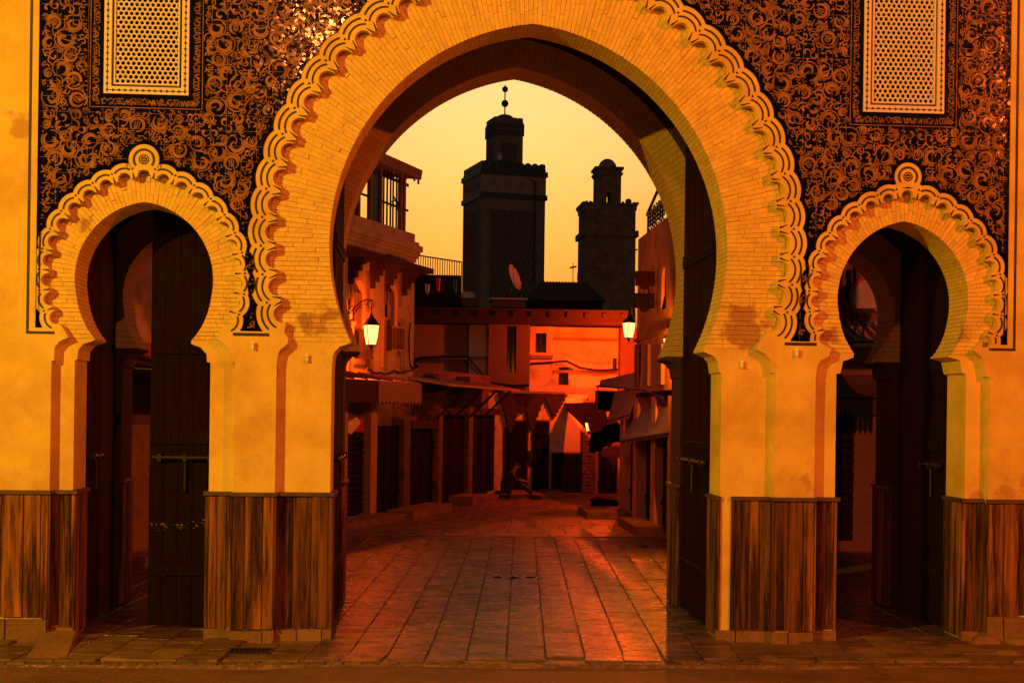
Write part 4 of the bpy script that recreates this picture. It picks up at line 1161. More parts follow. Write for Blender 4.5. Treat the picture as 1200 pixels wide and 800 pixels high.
# canopies over these shops
ac0, ac1 = fa(403, 460), fa(489, 452, .9)
cn = thing('timber_canopy', FL.p0 + FL.u * (ac0 + 1) + Vector((0, 0, 2.4)), 'long flat tin canopy with scalloped fascia over the left shops', 'canopy')
m = MB(FL.T); zc = FL.hit(445, 444, 0)[1]
zc = 2.72
m.hexa([(.2, -.2, zc + .05), (ac1, -.2, zc + .05), (ac1, .95, zc - .14), (.2, .95, zc - .14)], [(.2, -.2, zc + .09), (ac1, -.2, zc + .09), (ac1, .95, zc - .1), (.2, .95, zc - .1)])
m.build('tin_sheet', M['tin'], cn)
for k in range(9):
    a = ac1 - .2 - k * .55; m = MB(FL.T); m.hexa([(a, -.18, zc + .092), (a + .03, -.18, zc + .092), (a + .05, .93, zc - .098), (a, .93, zc - .098)], [(a, -.18, zc + .12), (a + .03, -.18, zc + .12), (a + .05, .93, zc - .07), (a, .93, zc - .07)]); m.build('batten', M['beam'], cn)
FL.bx('fascia', M['beam'], cn, .2, fa(442, 470, .97), .951, .98, zc - .5, zc - .11)
m = MB(FL.T); a0, a1 = fa(442, 470, .97) + .01, ac1; n = 12; P = [(a0, zc - .12), (a1, zc - .12)]
for k in range(n, 0, -1):
    x1 = a0 + (a1 - a0) * k / n; x0 = a0 + (a1 - a0) * (k - 1) / n; P += [(x1, zc - .46), ((x1 + x0) / 2, zc - .52)]
P += [(a0, zc - .46)]
m.prism(P, .96, .99); m.build('scalloped_fascia', M['tin'], cn)

# ------------------------------------------------------------------ lanterns on scroll brackets
def lantern(base, out, L, label, s=1.0, watts=400, colour=(1, .085, .004)):
    """base: wall point of the bracket, out: horizontal unit vector, L: centre of the glass"""
    t = thing('wall_lantern', base, label, 'lantern', 'lit wall lanterns in the street')
    top = Vector(L) + Vector((0, 0, .42 * s)); b = Vector(base)
    v = Vector((top.x - b.x, top.y - b.y, 0)); ln = v.length; v = v.normalized()
    m = MB(); up = Vector((0, 0, 1))
    P = [b + v * ln * q + up * (.0 + .30 * s * math.sin(q * math.pi * .62)) for q in [i / 10 for i in range(11)]]
    endp = P[-1]
    m.tube(P, .013 * s, 6)
    for q, r, sg in ((.25, .07, -1), (.5, .085, -1), (.76, .07, -1), (.98, .11, -1), (.12, .06, 1)):
        c = b + v * ln * q + up * (.30 * s * math.sin(q * math.pi * .62) + sg * r * s * .95)
        m.tube([c + (v * math.cos(w) + up * math.sin(w)) * r * s * (1 - w / 14) for w in [i * .6 for i in range(14)]], .009 * s, 5)
    m.tube([b + up * -.25 * s, b + up * .32 * s], .014 * s, 6); m.tube([b + up * -.2 * s, b + v * ln * .5 + up * .2 * s], .009 * s, 5)
    dz = top.z - endp.z
    m.tube([endp, Vector((L[0], L[1], L[2] + .36 * s))], .010 * s, 5)
    m.build('bracket', M['iron'], t)
    m = MB(); rt, rb_ = .185 * s, .115 * s; h = .2 * s; A = R(20)
    def sq(r, z, o=0): return [(L[0] + r * math.cos(A + R(45) + R(90) * k), L[1] + r * math.sin(A + R(45) + R(90) * k), L[2] + z) for k in range(4)]
    m = MB(); m.hexa(sq(rb_, -h), sq(rt, h)); m.build('glass', M['lantern_glass'], t)
    ld = bpy.data.lights.new('lantern_light', 'POINT'); ld.energy = watts; ld.color = colour; ld.shadow_soft_size = .05 * s
    lo = bpy.data.objects.new('lantern_light', ld); col.objects.link(lo); lo.parent = t; lo.location = Vector(L) - Vector(base)
    m = MB(); m.lathe([(.01, .06), (.03, .03), (.036, 0), (.02, -.03), (.004, -.04)], (L[0], L[1], L[2] + .12 * s), 10); m.build('bulb_cap', M['iron'], t)
    m = MB(); lo, hi = sq(rb_ * 1.04, -h), sq(rt * 1.04, h)
    for k in range(4): m.tube([lo[k], hi[k]], .009 * s, 4)
    m.hexa(sq(rb_ * 1.1, -h - .03 * s), sq(rb_ * 1.1, -h - .001)); m.build('frame', M['iron'], t)
    m = MB(); m.hexa(sq(rt * 1.12, h + .001), sq(rt * 1.12, h + .03 * s)); m.hexa(sq(rt * 1.0, h + .031 * s), sq(rt * .5, h + .15 * s)); m.hexa(sq(rt * .36, h + .151 * s), sq(rt * .3, h + .2 * s))
    m.build('cap', M['iron'], t)
    m = MB(); m.lathe([(.008, .16), (.02, .19), (.03, .215), (.018, .25), (.008, .28)], (L[0], L[1], L[2] + h * .8), 8); m.lathe([(.03, 0), (.022, -.03), (.03, -.045), (.012, -.07), (.004, -.1)], (L[0], L[1], L[2] - h - .03 * s), 8)
    m.build('finial', M['iron'], t)
    return t
ha = FL.hit(411, 375, .02)
b1 = FL.p0 + FL.u * (FL.hit(408, 372)[0]) + FL.n * .02; b1.z = zat(408, 368)
d = ray(435, 392.5); tt = ((FL.p0 + FL.n * .52 - CAM).dot(FL.n)) / d.dot(FL.n); L1 = CAM + d * tt
lantern(b1, None, L1, 'lit lantern on a scrolled iron bracket on the pale corner house at left', .86, 300)

# ------------------------------------------------------------------ shop row further up and the wall above
row = thing('shop_row', (gB.x, gB.y, 0), 'dark row of old wooden shop doors beyond the corner house', 'shop row')
fm = lambda px, py=550, b=0.0: FM.hit(px, py, b)[0]
zd = 2.0
FM.wall('wall', M['stone'], row, 0, FM.len, -.1, 3.0, th=.3, b=-.28)
dd = [(481.5, 511.5), (516.5, 547), (552, 583)]
for i, (x0, x1) in enumerate(dd):
    a0, a1 = max(.02, fm(x0)), min(FM.len - .02, fm(x1)); zt = FM.hit((x0 + x1) / 2, 502 if i == 0 else 486)[1]
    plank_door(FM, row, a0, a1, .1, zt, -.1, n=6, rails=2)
    FM.bx('lintel', M['beam'], row, a0 - .08, a1 + .08, -.27, .02, zt + .001, zt + .16)
for x0, x1 in ((511.6, 516.4), (547.1, 551.9)): FM.bx('pillar', M['stone'], row, fm(x0), fm(x1), -.28, .04, -.05, 2.9)
cf = thing('shop_canopy', (gB.x + .4, gB.y + 1, 2.6), 'thin flat canopy over the dark wooden shop doors', 'canopy')
m = MB(FM.T); z0 = 2.72; m.hexa([(-.3, -.2, z0 + .04), (FM.len - .8, -.2, z0 + .04), (FM.len - .8, .7, z0 - .12), (-.1, .8, z0 - .12)], [(-.3, -.2, z0 + .09), (FM.len - .8, -.2, z0 + .09), (FM.len - .8, .7, z0 - .07), (-.1, .8, z0 - .07)]); m.build('sheet', M['tin'], cf)
for k in range(5):
    a = .4 + k * (FM.len - 1) / 5; m = MB(FM.T); m.tube([(a, -.02, 1.9), (a, .7, z0 - .12)], .03, 5); m.build('strut', M['beam'], cf)
for i, (x0, y0, x1, y1, h_) in enumerate(((500, 603, 548, 597, .16), (545, 591, 562, 586, .2), (566, 589, 582, 584, .14))):
    c = ground((x0 + x1) / 2, (y0 + y1) / 2 + 2); a_ = (Vector((c.x, c.y, 0)) - FM.p0).dot(FM.u); w = 1.0 if i != 1 else .55
    o = FM.bx('door_step', M['plinth'], None, a_ - w * (1.6 if i == 0 else .9), a_ + w, .06, .62, -.05, h_)
    o['label'] = ('long low stone step before the first dark shop door', 'raised square stone step before the second dark shop door', 'low stone step beside the seated man')[i]; o['category'] = 'step'
# upper wall: a terrace beam carried over wall faces of different depth
D0 = gC.y + .55
mid = thing('terrace_house', (1.4, D0, 2.6), 'low house with a long timber terrace beam and small dark windows across the street end', 'house')
FT = Fac((W(478, 400, D0).x, D0), (W(735, 400, D0).x, D0 + .0))
def ft(px, py=400, b=0.0): return FT.hit(px, py, b)
zb0, zb1 = ft(600, 381)[1], ft(600, 366.5)[1]
zlo = 2.7
segs = [(476, 549.5, -.35, 'lime2', ()), (549.6, 572.6, -.1, 'lime', ()), (572.7, 621, .25, 'brown', ((594, 382, 605, 436),)), (621.1, 648, -.35, 'lime', ((627.5, 390, 640.5, 413),)), (648.1, 727, -.55, 'lime', ((654.5, 430, 666.5, 451), (718, 419.5, 723, 432))), (727.1, 775, -.15, 'brown', ())]
for x0, x1, b, mm, wins in segs:
    a0, a1 = ft(x0, 400, b)[0], ft(x1, 400, b)[0]
    hs = [FT.rect(*w, b) for w in wins]
    FT.wall('wall', M[mm], mid, a0, a1, zlo - .5 - (0 if b < .2 else 0), zb0 + .002 * len(wins), holes=[rh(h) for h in hs], th=.6, b=b)
    for h in hs:
        f = FT.bx('window', M['glass'], mid, h[0] - .02, h[1] + .02, b - .3, b - .25, h[2] - .02, h[3] + .02)
        FT.bx('mullion', M['iron'], f, (h[0] + h[1]) / 2 - .015, (h[0] + h[1]) / 2 + .015, b - .2, b - .17, h[2], h[3]); FT.bx('mullion', M['iron'], f, h[0], h[1], b - .17, b - .14, (h[2] + h[3]) / 2 - .015, (h[2] + h[3]) / 2 + .015)
aB0, aB1 = ft(481, 373, .7)[0], ft(736, 373, .7)[0]
FT.bx('terrace_beam', M['beam'], mid, aB0, aB1, .3, .7, zb0, zb1); FT.bx('beam_edge', M['beam'], mid, aB0, aB1, .25, .74, zb1 + .001, zb1 + .06)
FT.bx('terrace_floor', M['brown'], mid, aB0, aB1, -3.0, .29, zb0 + .05, zb1)
for k in range(12):
    a = aB0 + .3 + (aB1 - aB0 - .5) * k / 11; FT.bx('beam_block', M['beam'], mid, a, a + .09, .701, .76, zb0 + .18, zb1 - .02)
for (x0, y0, x1, y1, b, mm, nm) in ((476, 417, 572, 420.5, -.1, 'lime2', 'ledge'), (648, 434, 727, 437, -.5, 'lime2', 'ledge'), (648, 396, 724, 399, -.5, 'lime2', 'ledge'), (621, 416, 648, 420, -.3, 'lime2', 'ledge'), (477, 427, 490, 449, -.2, 'black', 'meter_box')):
    r_ = FT.rect(x0, y0, x1, y1, b); FT.bx(nm, M[mm], mid, r_[0], r_[1], b - .28, b + .06, r_[2], r_[3])
# cables strung along these walls
def cable(P, r, label, sag=0.0):
    m = MB(); Q = []
    for a, b in zip(P, P[1:]):
        for t in (0, .25, .5, .75):
            v = a.lerp(b, t); v.z -= sag * 4 * t * (1 - t); Q.append(v)
    Q.append(P[-1]); m.tube(Q, r, 5); o = m.build('cable', M['iron']); o['label'] = label; o['category'] = 'cable'
    return o
def fp(F_, px, py, b): a, z = F_.hit(px, py, b); v = F_.p0 + F_.u * a + F_.n * b; v.z = z; return v
cable([fp(FT, x, y, .34) for x, y in ((482, 428), (492, 419), (520, 418), (549, 418), (556, 427), (568, 441), (578, 449), (600, 452), (620, 451))], .035, 'thick black cable sagging along the wall from the meter box under the terrace')
cable([fp(FT, x, y, -.3) for x, y in ((622, 426), (640, 425), (664, 423), (680, 431), (700, 434), (724, 433))], .03, 'dark cable running past the small windows on the right half of the terrace house')
cable([fp(FL, x, y, .08) for x, y in ((432, 431), (445, 436), (462, 434), (478, 434), (486, 428))], .022, 'thin cable looped low on the corner house above the canopy', .05)
cable([fp(FL, x, y, .06) for x, y in ((481, 378), (479, 400), (480, 425), (484, 434))], .02, 'thin pipe running down the edge of the corner house')
# ---- things on the terrace
def top(o, lab, cat, grp=None):
    o['label'] = lab; o['category'] = cat
    if grp: o['group'] = grp
    return o
m = MB(FT.T); tb = -.4
r0 = ft(482, 298, tb); r1 = ft(541, 307, tb); z0 = zb1
t = thing('railing', (W(510, 340, D0).x, D0 + .4, zb1), 'thin iron railing rising above the dark terrace on the left', 'railing')
m = MB(FT.T); m.tube([(r0[0], tb, r0[1]), (r1[0], tb, r1[1])], .02, 5); m.tube([(r0[0], tb, ft(482, 321, tb)[1]), (r1[0], tb, ft(541, 325, tb)[1])], .02, 5); m.build('rail', M['iron'], t)
for k in range(22):
    q = k / 21; m = MB(FT.T); a = r0[0] + (r1[0] - r0[0]) * q; m.box(a - .012, a + .012, tb - .01, tb + .01, z0 - .0, r0[1] + (r1[1] - r0[1]) * q); m.build('baluster', M['iron'], t)
r_ = FT.rect(482, 322, 541, 366, -.7)
top(FT.bx('reed_screen', M['black'], None, r_[0], r_[1], -.75, -.7, zb1, r_[3]), 'dark reed screen behind the terrace railing', 'screen')
m = MB(FT.T); l0, l1 = ft(486, 327, -.33), ft(540, 328, -.33); m.tube([(l0[0], -.33, l0[1]), (l1[0], -.33, l1[1])], .008, 4); top(m.build('washing_line', M['iron']), 'washing line stretched in front of the terrace railing', 'line')
def garment(px0, py0, px1, py1, mm, lab):
    r_ = FT.rect(px0, py0, px1, py1, -.3); m = MB(FT.T); n = 6; vs = []
    for j in range(n + 1):
        for i in range(5):
            q = i / 4; w = 1 - .35 * (j / n) * abs(math.sin(px0)) ; c = (r_[0] + r_[1]) / 2
            vs.append((c + (r_[0] - c + (r_[1] - r_[0]) * q) * w, -.3 + .05 * math.sin(i * 2.2 + j * .6), r_[3] + (r_[2] - r_[3]) * j / n + .03 * math.sin(i * 1.7) * (j / n)))
    m.add(vs, [(j * 5 + i, j * 5 + i + 1, (j + 1) * 5 + i + 1, (j + 1) * 5 + i) for j in range(n) for i in range(4)])
    top(m.build('garment', M[mm]), lab, 'laundry', 'washing hung on the terrace')
garment(511.5, 325, 516, 341, 'cloth_p', 'pink garment hanging on the terrace washing line')
garment(531, 327, 535.5, 343, 'cloth_b', 'blue cloth hanging on the terrace washing line')
garment(498, 333, 504, 345, 'cloth_w', 'pale cloth hanging on the terrace washing line, leftmost')
def boxy(px0, py0, px1, py1, b0, b1, mm, nm, lab, cat):
    r_ = FT.rect(px0, py0, px1, py1, b1); return top(FT.bx(nm, M[mm], None, r_[0], r_[1], b0, b1, r_[2], r_[3]), lab, cat)
t = thing('water_tank', (W(548, 345, D0).x, D0, zb1), 'small pale water tank on dark supports on the terrace', 'tank')
r_ = FT.rect(539, 341, 557, 349, -.4)
m = MB(FT.T); cz_ = (r_[2] + r_[3]) / 2; hh = (r_[3] - r_[2]) / 2
m.hexa([(r_[0], -.85, r_[2]), (r_[1], -.85, r_[2]), (r_[1], -.4, r_[2]), (r_[0], -.4, r_[2])], [(r_[0] + .06, -.8, r_[3]), (r_[1] - .03, -.8, r_[3]), (r_[1] - .03, -.45, r_[3] - .02), (r_[0] + .06, -.45, r_[3])]); m.build('tank_body', M['white_box'], t)
FT.bx('tank_support', M['brown'], t, r_[0] + .02, r_[1] + .1, -.95, -.42, zb1, r_[2] - .002)
t = thing('roof_hatch', (W(596, 366, D0).x, D0, zb1), 'low plastered stair hatch with a thin lid on the terrace below the dish', 'hatch')
r_ = FT.rect(577, 351, 616, 366, -.1); FT.bx('hatch_wall', M['brown'], t, r_[0], r_[1], -1.1, -.1, zb1, r_[3]); FT.bx('lid', M['white_box'], t, r_[0] - .06, r_[1] + .06, -1.15, -.04, r_[3] + .001, r_[3] + .04)
# hipped dark roof at the right
t = thing('roof_shed', (W(660, 360, D0).x, D0 + 1.5, zb1), 'dark hipped roof room on the terrace in front of the smaller minaret', 'shed')
r_ = FT.rect(618, 352, 706, 366, -.5); rt = FT.rect(634, 331, 686, 352, -1.5)
FT.bx('shed_wall', M['black'], t, r_[0], r_[1], -2.6, -.5, zb1, r_[3]);
m = MB(FT.T); m.hexa([(r_[0] - .1, -.4, r_[3]), (r_[1] + .1, -.4, r_[3]), (r_[1] + .1, -2.7, r_[3]), (r_[0] - .1, -2.7, r_[3])], [(rt[0], -1.4, rt[3]), (rt[1], -1.4, rt[3]), (rt[1], -1.7, rt[3]), (rt[0], -1.7, rt[3])]); m.build('roof', M['roof'], t)
m = MB(FT.T)
for k in range(16):
    q = k / 15; m.tube([(r_[0] + (r_[1] - r_[0]) * q, -.4, r_[3] + .01), (rt[0] + (rt[1] - rt[0]) * q, -1.4, rt[3] + .01)], .02, 4)
m.build('roof_rib', M['roof'], t)['kind'] = 'stuff'
# satellite dish
c = W(599, 326, D0 + .3); t = thing('satellite_dish', (c.x, c.y, zb1), 'pale satellite dish tilted to the right on the terrace roof', 'satellite dish')
prof = [(.02, .0), (.12, .012), (.24, .05), (.34, .10), (.36, .115), (.34, .115), (.23, .066), (.12, .03), (.02, .02)]
Td = Matrix.Translation(c) @ Vector((.87, -.40, .33)).to_track_quat('Z', 'Y').to_matrix().to_4x4()
m = MB(Td); m.lathe([(r * 1.0, h) for r, h in prof], (0, 0, 0), 24); m.build('dish', M['dish'], t, smooth=True)
m = MB(); m.tube([(c.x, c.y + .05, c.z - .05), (c.x, c.y + .1, zb1 + .3)], .025, 6); m.build('mast', M['iron'], t)
m = MB(Td); m.tube([(0, -.35, .1), (0, -.1, .5)], .012, 5); m.lathe([(.03, .0), (.035, .06)], (0, -.1, .48), 8); m.build('receiver_arm', M['iron'], t)
# cross-shaped aerial
c = W(671.5, 332, D0 + 1.5); t2 = W(671.5, 308, D0 + 1.5); m = MB(); m.tube([(c.x, c.y, c.z - .1), (t2.x, t2.y, t2.z)], .012, 5); z = W(671, 313, D0 + 1.5).z
m.tube([(c.x - .09, c.y, z - .02), (c.x + .09, c.y, z + .02)], .025, 5); top(m.build('aerial', M['iron']), 'thin cross-shaped aerial standing on the dark hipped roof', 'aerial')

# ------------------------------------------------------------------ end wall with doors
end = thing('end_house', (gC.x + 1.2, gC.y, 0), 'brightly lit end wall with two tall plank doors and a dark low gate', 'house')
fe = lambda px, py=550, b=0.0: FB.hit(px, py, b)
holes = []
D = [(591, 502, 598.5, 576), (600.5, 493, 617, 577), (623.5, 493, 642, 577), (646.5, 531, 680, 577)]
rs = [FB.rect(*d_) for d_ in D]
FB.wall('wall', M['lime'], end, -.7, FB.len, -.1, fe(620, 461)[1], th=.3)
lab = ['narrow dark plank door at the left', 'red-brown plank door beside the pale pier', 'tall dark studded plank door', 'low wide black gate']
for i, r_ in enumerate(rs):
    r2 = (r_[0], r_[1], .03, r_[3])
    FB.bx('door_reveal', M['lime2'], end, r2[0] - .05, r2[1] + .05, .002, .012, .0, r2[3] + .04)
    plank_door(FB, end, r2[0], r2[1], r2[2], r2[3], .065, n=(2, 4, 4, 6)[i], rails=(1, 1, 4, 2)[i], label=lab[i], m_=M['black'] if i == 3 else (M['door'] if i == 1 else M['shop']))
for px, py in ((620, 529), (621, 540), (620, 534)):
    a, z = fe(px, py); FB.bx('door_plate', M['iron'], end, a - .05, a + .05, .0, .03, z - .14, z + .02)
# pointed timber brackets under the ledge
lg = FB.rect(583, 458, 672, 462)
zl = fe(620, 461)[1]
FB.bx('ledge', M['tin'], end, 0, fe(672)[0], -.3, .12, zl + .002, zl + .06)
for px, dep in ((597, 1.0), (622, .95), (648, .6), (610, .5)):
    a0 = fe(px, 480)[0]; m = MB(FB.T)
    n = 6; P = []
    for i in range(n): w = .36 * (1 - i / n); P += [(a0 + w, zl - i * dep / n), (a0 + w, zl - (i + .72) * dep / n)]
    P += [(a0, zl - dep)]
    for i in range(n - 1, -1, -1): w = .3 * (1 - i / n); P += [(a0 - w, zl - (i + .72) * dep / n), (a0 - w, zl - i * dep / n)]
    m.prism(P, .002, .10)
    m.build('stepped_bracket', M['beam'], end)
for (x0, y0, x1, y1) in ((586, 577, 640, 583), (640, 578, 662, 582)):
    c0, c1 = ground(x0, y1), ground(x1, y1); m = MB(); m.box(c0.x, c1.x, c0.y - .1, gC.y + .2, -.05, .09 + .02 * (x0 > 600)); top(m.build('door_step', M['plinth']), 'long worn step before the lit doors' if x0 < 600 else 'short worn step before the black low gate', 'step')
# brick pier and dark doorway at the far right
gE = ground(727, 600)
FE = Fac((gD.x - .1, gD.y - .15), (ground(727, 578).x, gD.y - .15))
fr_ = thing('corner_building', (gD.x + .5, gD.y, 0), 'narrow lit building with a brick pier and dark doorway in the far right corner', 'house')
FE.wall('wall', M['lime2'], fr_, 0, FE.len + 2.5, -.1, FE.hit(700, 463)[1], th=.3)
a0 = FE.hit(682, 540)[0]; a1 = FE.hit(698, 540)[0]
zz = .02; rgg = random.Random(9)
while zz < 2.4:
    aa = a0
    while aa < a1 - .05:
        w = min(rgg.uniform(.16, .26), a1 - aa); FE.bx('brick', M['stone'], fr_, aa + .005, aa + w - .006, .002, .05 + rgg.uniform(0, .02), zz, zz + .085); aa += w
    zz += .096
r_ = FE.rect(701, 527, 723, 577); plank_door(FE, fr_, r_[0], r_[1], .02, r_[3], .05, m_=M['black'])
r_ = FE.rect(694, 447, 701, 470)

# ------------------------------------------------------------------ right-hand side of the street
gR0, gR1 = ground(726, 606), ground(781, 628)
xw = (gR0.x + gR1.x) / 2 + .05
FR = Fac((xw, gR0.y + 1.5), (xw, 5.2))           # facade faces -x (left); a grows towards the viewer
fr = lambda px, py=550, b=0.0: FR.hit(px, py, b)
rb2 = thing('corner_shop_house', (xw, 13, 0), 'ochre lit house on the right with tall arched windows above the awnings', 'house')
aU0 = fr(747, 350)[0]; zt = fr(750, 279)[1]
wn = [fr(768, 340), fr(775, 340)]
hA = arch_hole(fr(775, 340)[0], fr(780.5, 340)[0], fr(778, 362)[1], fr(778, 313)[1], point=1)
hB = arch_hole(fr(757.5, 340)[0], fr(761, 340)[0], fr(759, 362)[1], fr(759, 316)[1], point=1)
FR.wall('wall', M['house_r'], rb2, aU0, FR.len, 2.5, zt, holes=[hA, hB], th=.3)
fend = Fac((xw, FR.p0.y - aU0), (xw + 4, FR.p0.y - aU0))
for h_ in (hA, hB): m = MB(FR.T); m.prism(h_, -.14, -.2); m.build('window', M['glass'], rb2)
FR.bx('string_course', M['lime2'], rb2, aU0 - .02, FR.len, .002, .06, fr(760, 397)[1], fr(760, 393)[1])
for px in (748, 759.5, 775.5): a = fr(px, 430)[0]; FR.bx('pilaster', M['tin'] if px > 750 else M['stone'], rb2, a - .12, a + .3, .002, .06, 2.6, fr(px, 404)[1])
# iron roof railing with pitched top
tr_ = thing('roof_railing', (xw, FR.p0.y - aU0 - 1, zt), 'scrolled iron railing under a pitched tube frame on the right-hand roof', 'railing')
m = MB(FR.T); e0 = fr(756, 252); e1 = fr(786, 243)
ar = fr(757, 262)[0]; zr0, zr1 = zt + .02, fr(757, 253)[1]
m.box(ar - .1, ar + 3, -.06, -.02, zr1, zr1 + .05); m.tube([(ar - .12, -.04, zr1 + .04), (ar + 1.4, -.04, zr1 + .40)], .03, 5); m.tube([(ar, -.04, zt), (ar, -.04, zr1)], .02, 5); m.build('rail', M['iron'], tr_)
m = MB(FR.T)
for i in range(7):
    for j in range(4):
        cx_, cz_ = ar + .14 + i * .26, zt + .12 + j * (zr1 - zt) / 4.2; rr_ = .09
        m.tube([(cx_ + rr_ * math.cos(q * 5.6 + i), -.04, cz_ + rr_ * math.sin(q * 5.6 + i)) for q in [k / 8 for k in range(9)]], .011, 4)
m.build('scroll_work', M['iron'], tr_)
# two hanging signs
def sign(px0, py0, px1, py1, lab, mm):
    Y = FR.p0.y - fr(768, 340)[0] - .2
    p0, p1 = W(px0, py1, Y), W(px1, py0, Y); t = thing('hanging_sign', (p1.x, Y, p0.z), lab, 'sign', 'signs hung from the right-hand house')
    x0, x1, z0, z1 = p0.x, p1.x, p0.z, p1.z; h = z1 - z0; c = (x0 + x1) / 2
    m = MB(); P = [(x0, z0), (x1, z0), (x1, z0 + h * .78), (c + (x1 - x0) * .22, z0 + h * .80)] + [(c + (x1 - x0) * .22 * math.cos(q), z0 + h * .80 + h * .2 * math.sin(q)) for q in [R(30), R(60), R(90), R(120), R(150)]] + [(c - (x1 - x0) * .22, z0 + h * .80), (x0, z0 + h * .78)]
    m.prism(P, Y - .04, Y + .04); m.build('board', M[mm], t)
    m = MB(); zb = z0 + h * .5; m.tube([(x1, Y, zb), (xw + .05, Y, zb)], .02, 6); m.build('rod', M['iron'], t)
M['sign_red'] = pm('maroon_board', (.02, .004, .003), spec=.1, rough=.8); 
sign(745, 340, 767, 317.5, 'upper maroon hanging sign with a rounded crest, above the right lantern', 'sign_red')
sign(744, 366, 766.5, 343.5, 'lower black hanging sign with a rounded crest, above the right lantern', 'black')
# lanterns
Lr = W(737, 387, 21.5)
lantern(Vector((W(745, 400, 22.8).x, 23.0, W(745, 374, 22.8).z)), None, Lr, 'lit lantern hanging from a bracket left of and below the two signs', .88, 1050, (1, .06, .002))
Lq = W(784, 404, 9.8)
lantern(Vector((xw, 9.8, Lq.z + .1)), None, Lq, 'lit amber lantern on the right-hand house, hidden behind the arch jamb', .5, 620, (1, .17, .002))
Lz = W(690, 500, 21.9); lantern(Vector((Lz.x + .55, 21.9, Lz.z + .1)), None, Lz, 'low reddish lantern burning behind the red tarpaulin at the street end', .5, 900, (1, .045, .001))

# shops of the right row
rs_ = thing('shop_row', (xw, 12, 0), 'row of small shops with red-lit pillars on the right of the street', 'shop row')
FR.wall('wall', M['brown'], rs_, .0, FR.len, -.1, 2.52, th=.3, b=-.3)
pl = [(727, 731.5), (742.5, 749.5), (763.5, 768.5), (783, 789)]
for x0, x1 in pl:
    a0, a1 = fr(x0)[0], fr(x1)[0]; FR.bx('pillar', M['pillar'], rs_, a0, min(a1, a0 + .5), -.3, .02, -.05, 2.4)
for (x0, x1) in ((731.8, 742.3), (749.8, 763.3), (768.8, 782.8)):
    a0, a1 = fr(x0)[0], fr(x1)[0]; plank_door(FR, rs_, a0 + .02, a1 - .02, .12, 2.0, -.12, n=7, rails=2)
a = fr(789)[0] + .3
while a < FR.len - 1.7: roll_shutter(FR, rs_, a, a + 1.5, .1, 2.0, -.12, .13); FR.bx('pillar', M['pillar'], rs_, a + 1.52, a + 1.75, -.3, .02, -.05, 2.4); a += 1.8
for i, (x0, y0, x1, y1) in enumerate(((688, 607, 728, 597), (745, 627, 781, 614))):
    c = ground(x0, y0); m = MB(); m.box(c.x, xw, c.y, c.y + (1.6 if i == 0 else 2.2), -.05, .13 + .02 * i); top(m.build('door_step', M['plinth']), 'low stone platform jutting into the street before the right shops' if i == 0 else 'broad low step before the nearer right shops', 'step')
# small bundle on the platform
c = ground(711, 601)
def lump(name, c, r, seed, mm, lab, cat):
    q = random.Random(seed); bm = bmesh.new(); bmesh.ops.create_icosphere(bm, subdivisions=2, radius=1)
    ph = [q.uniform(0, 6) for _ in range(3)]
    for v in bm.verts:
        n = v.co.copy(); f = 1 + .2 * math.sin(4 * n.x + ph[0]) + .15 * math.sin(5 * n.y + ph[1]) + .1 * math.sin(7 * n.z + ph[2])
        v.co = Vector((n.x * r[0] * f, n.y * r[1] * f, max(-.3, n.z) * r[2] * f))
    me = bpy.data.meshes.new(name); bm.to_mesh(me); bm.free(); me.materials.append(M[mm]); me.shade_smooth()
    o = bpy.data.objects.new(name, me); col.objects.link(o); o.location = c; top(o, lab, cat)
lump('sack', (c.x, c.y + .5, .17), (.3, .25, .13), 5, 'shop', 'dark slumped sack on the low platform at right', 'sack')
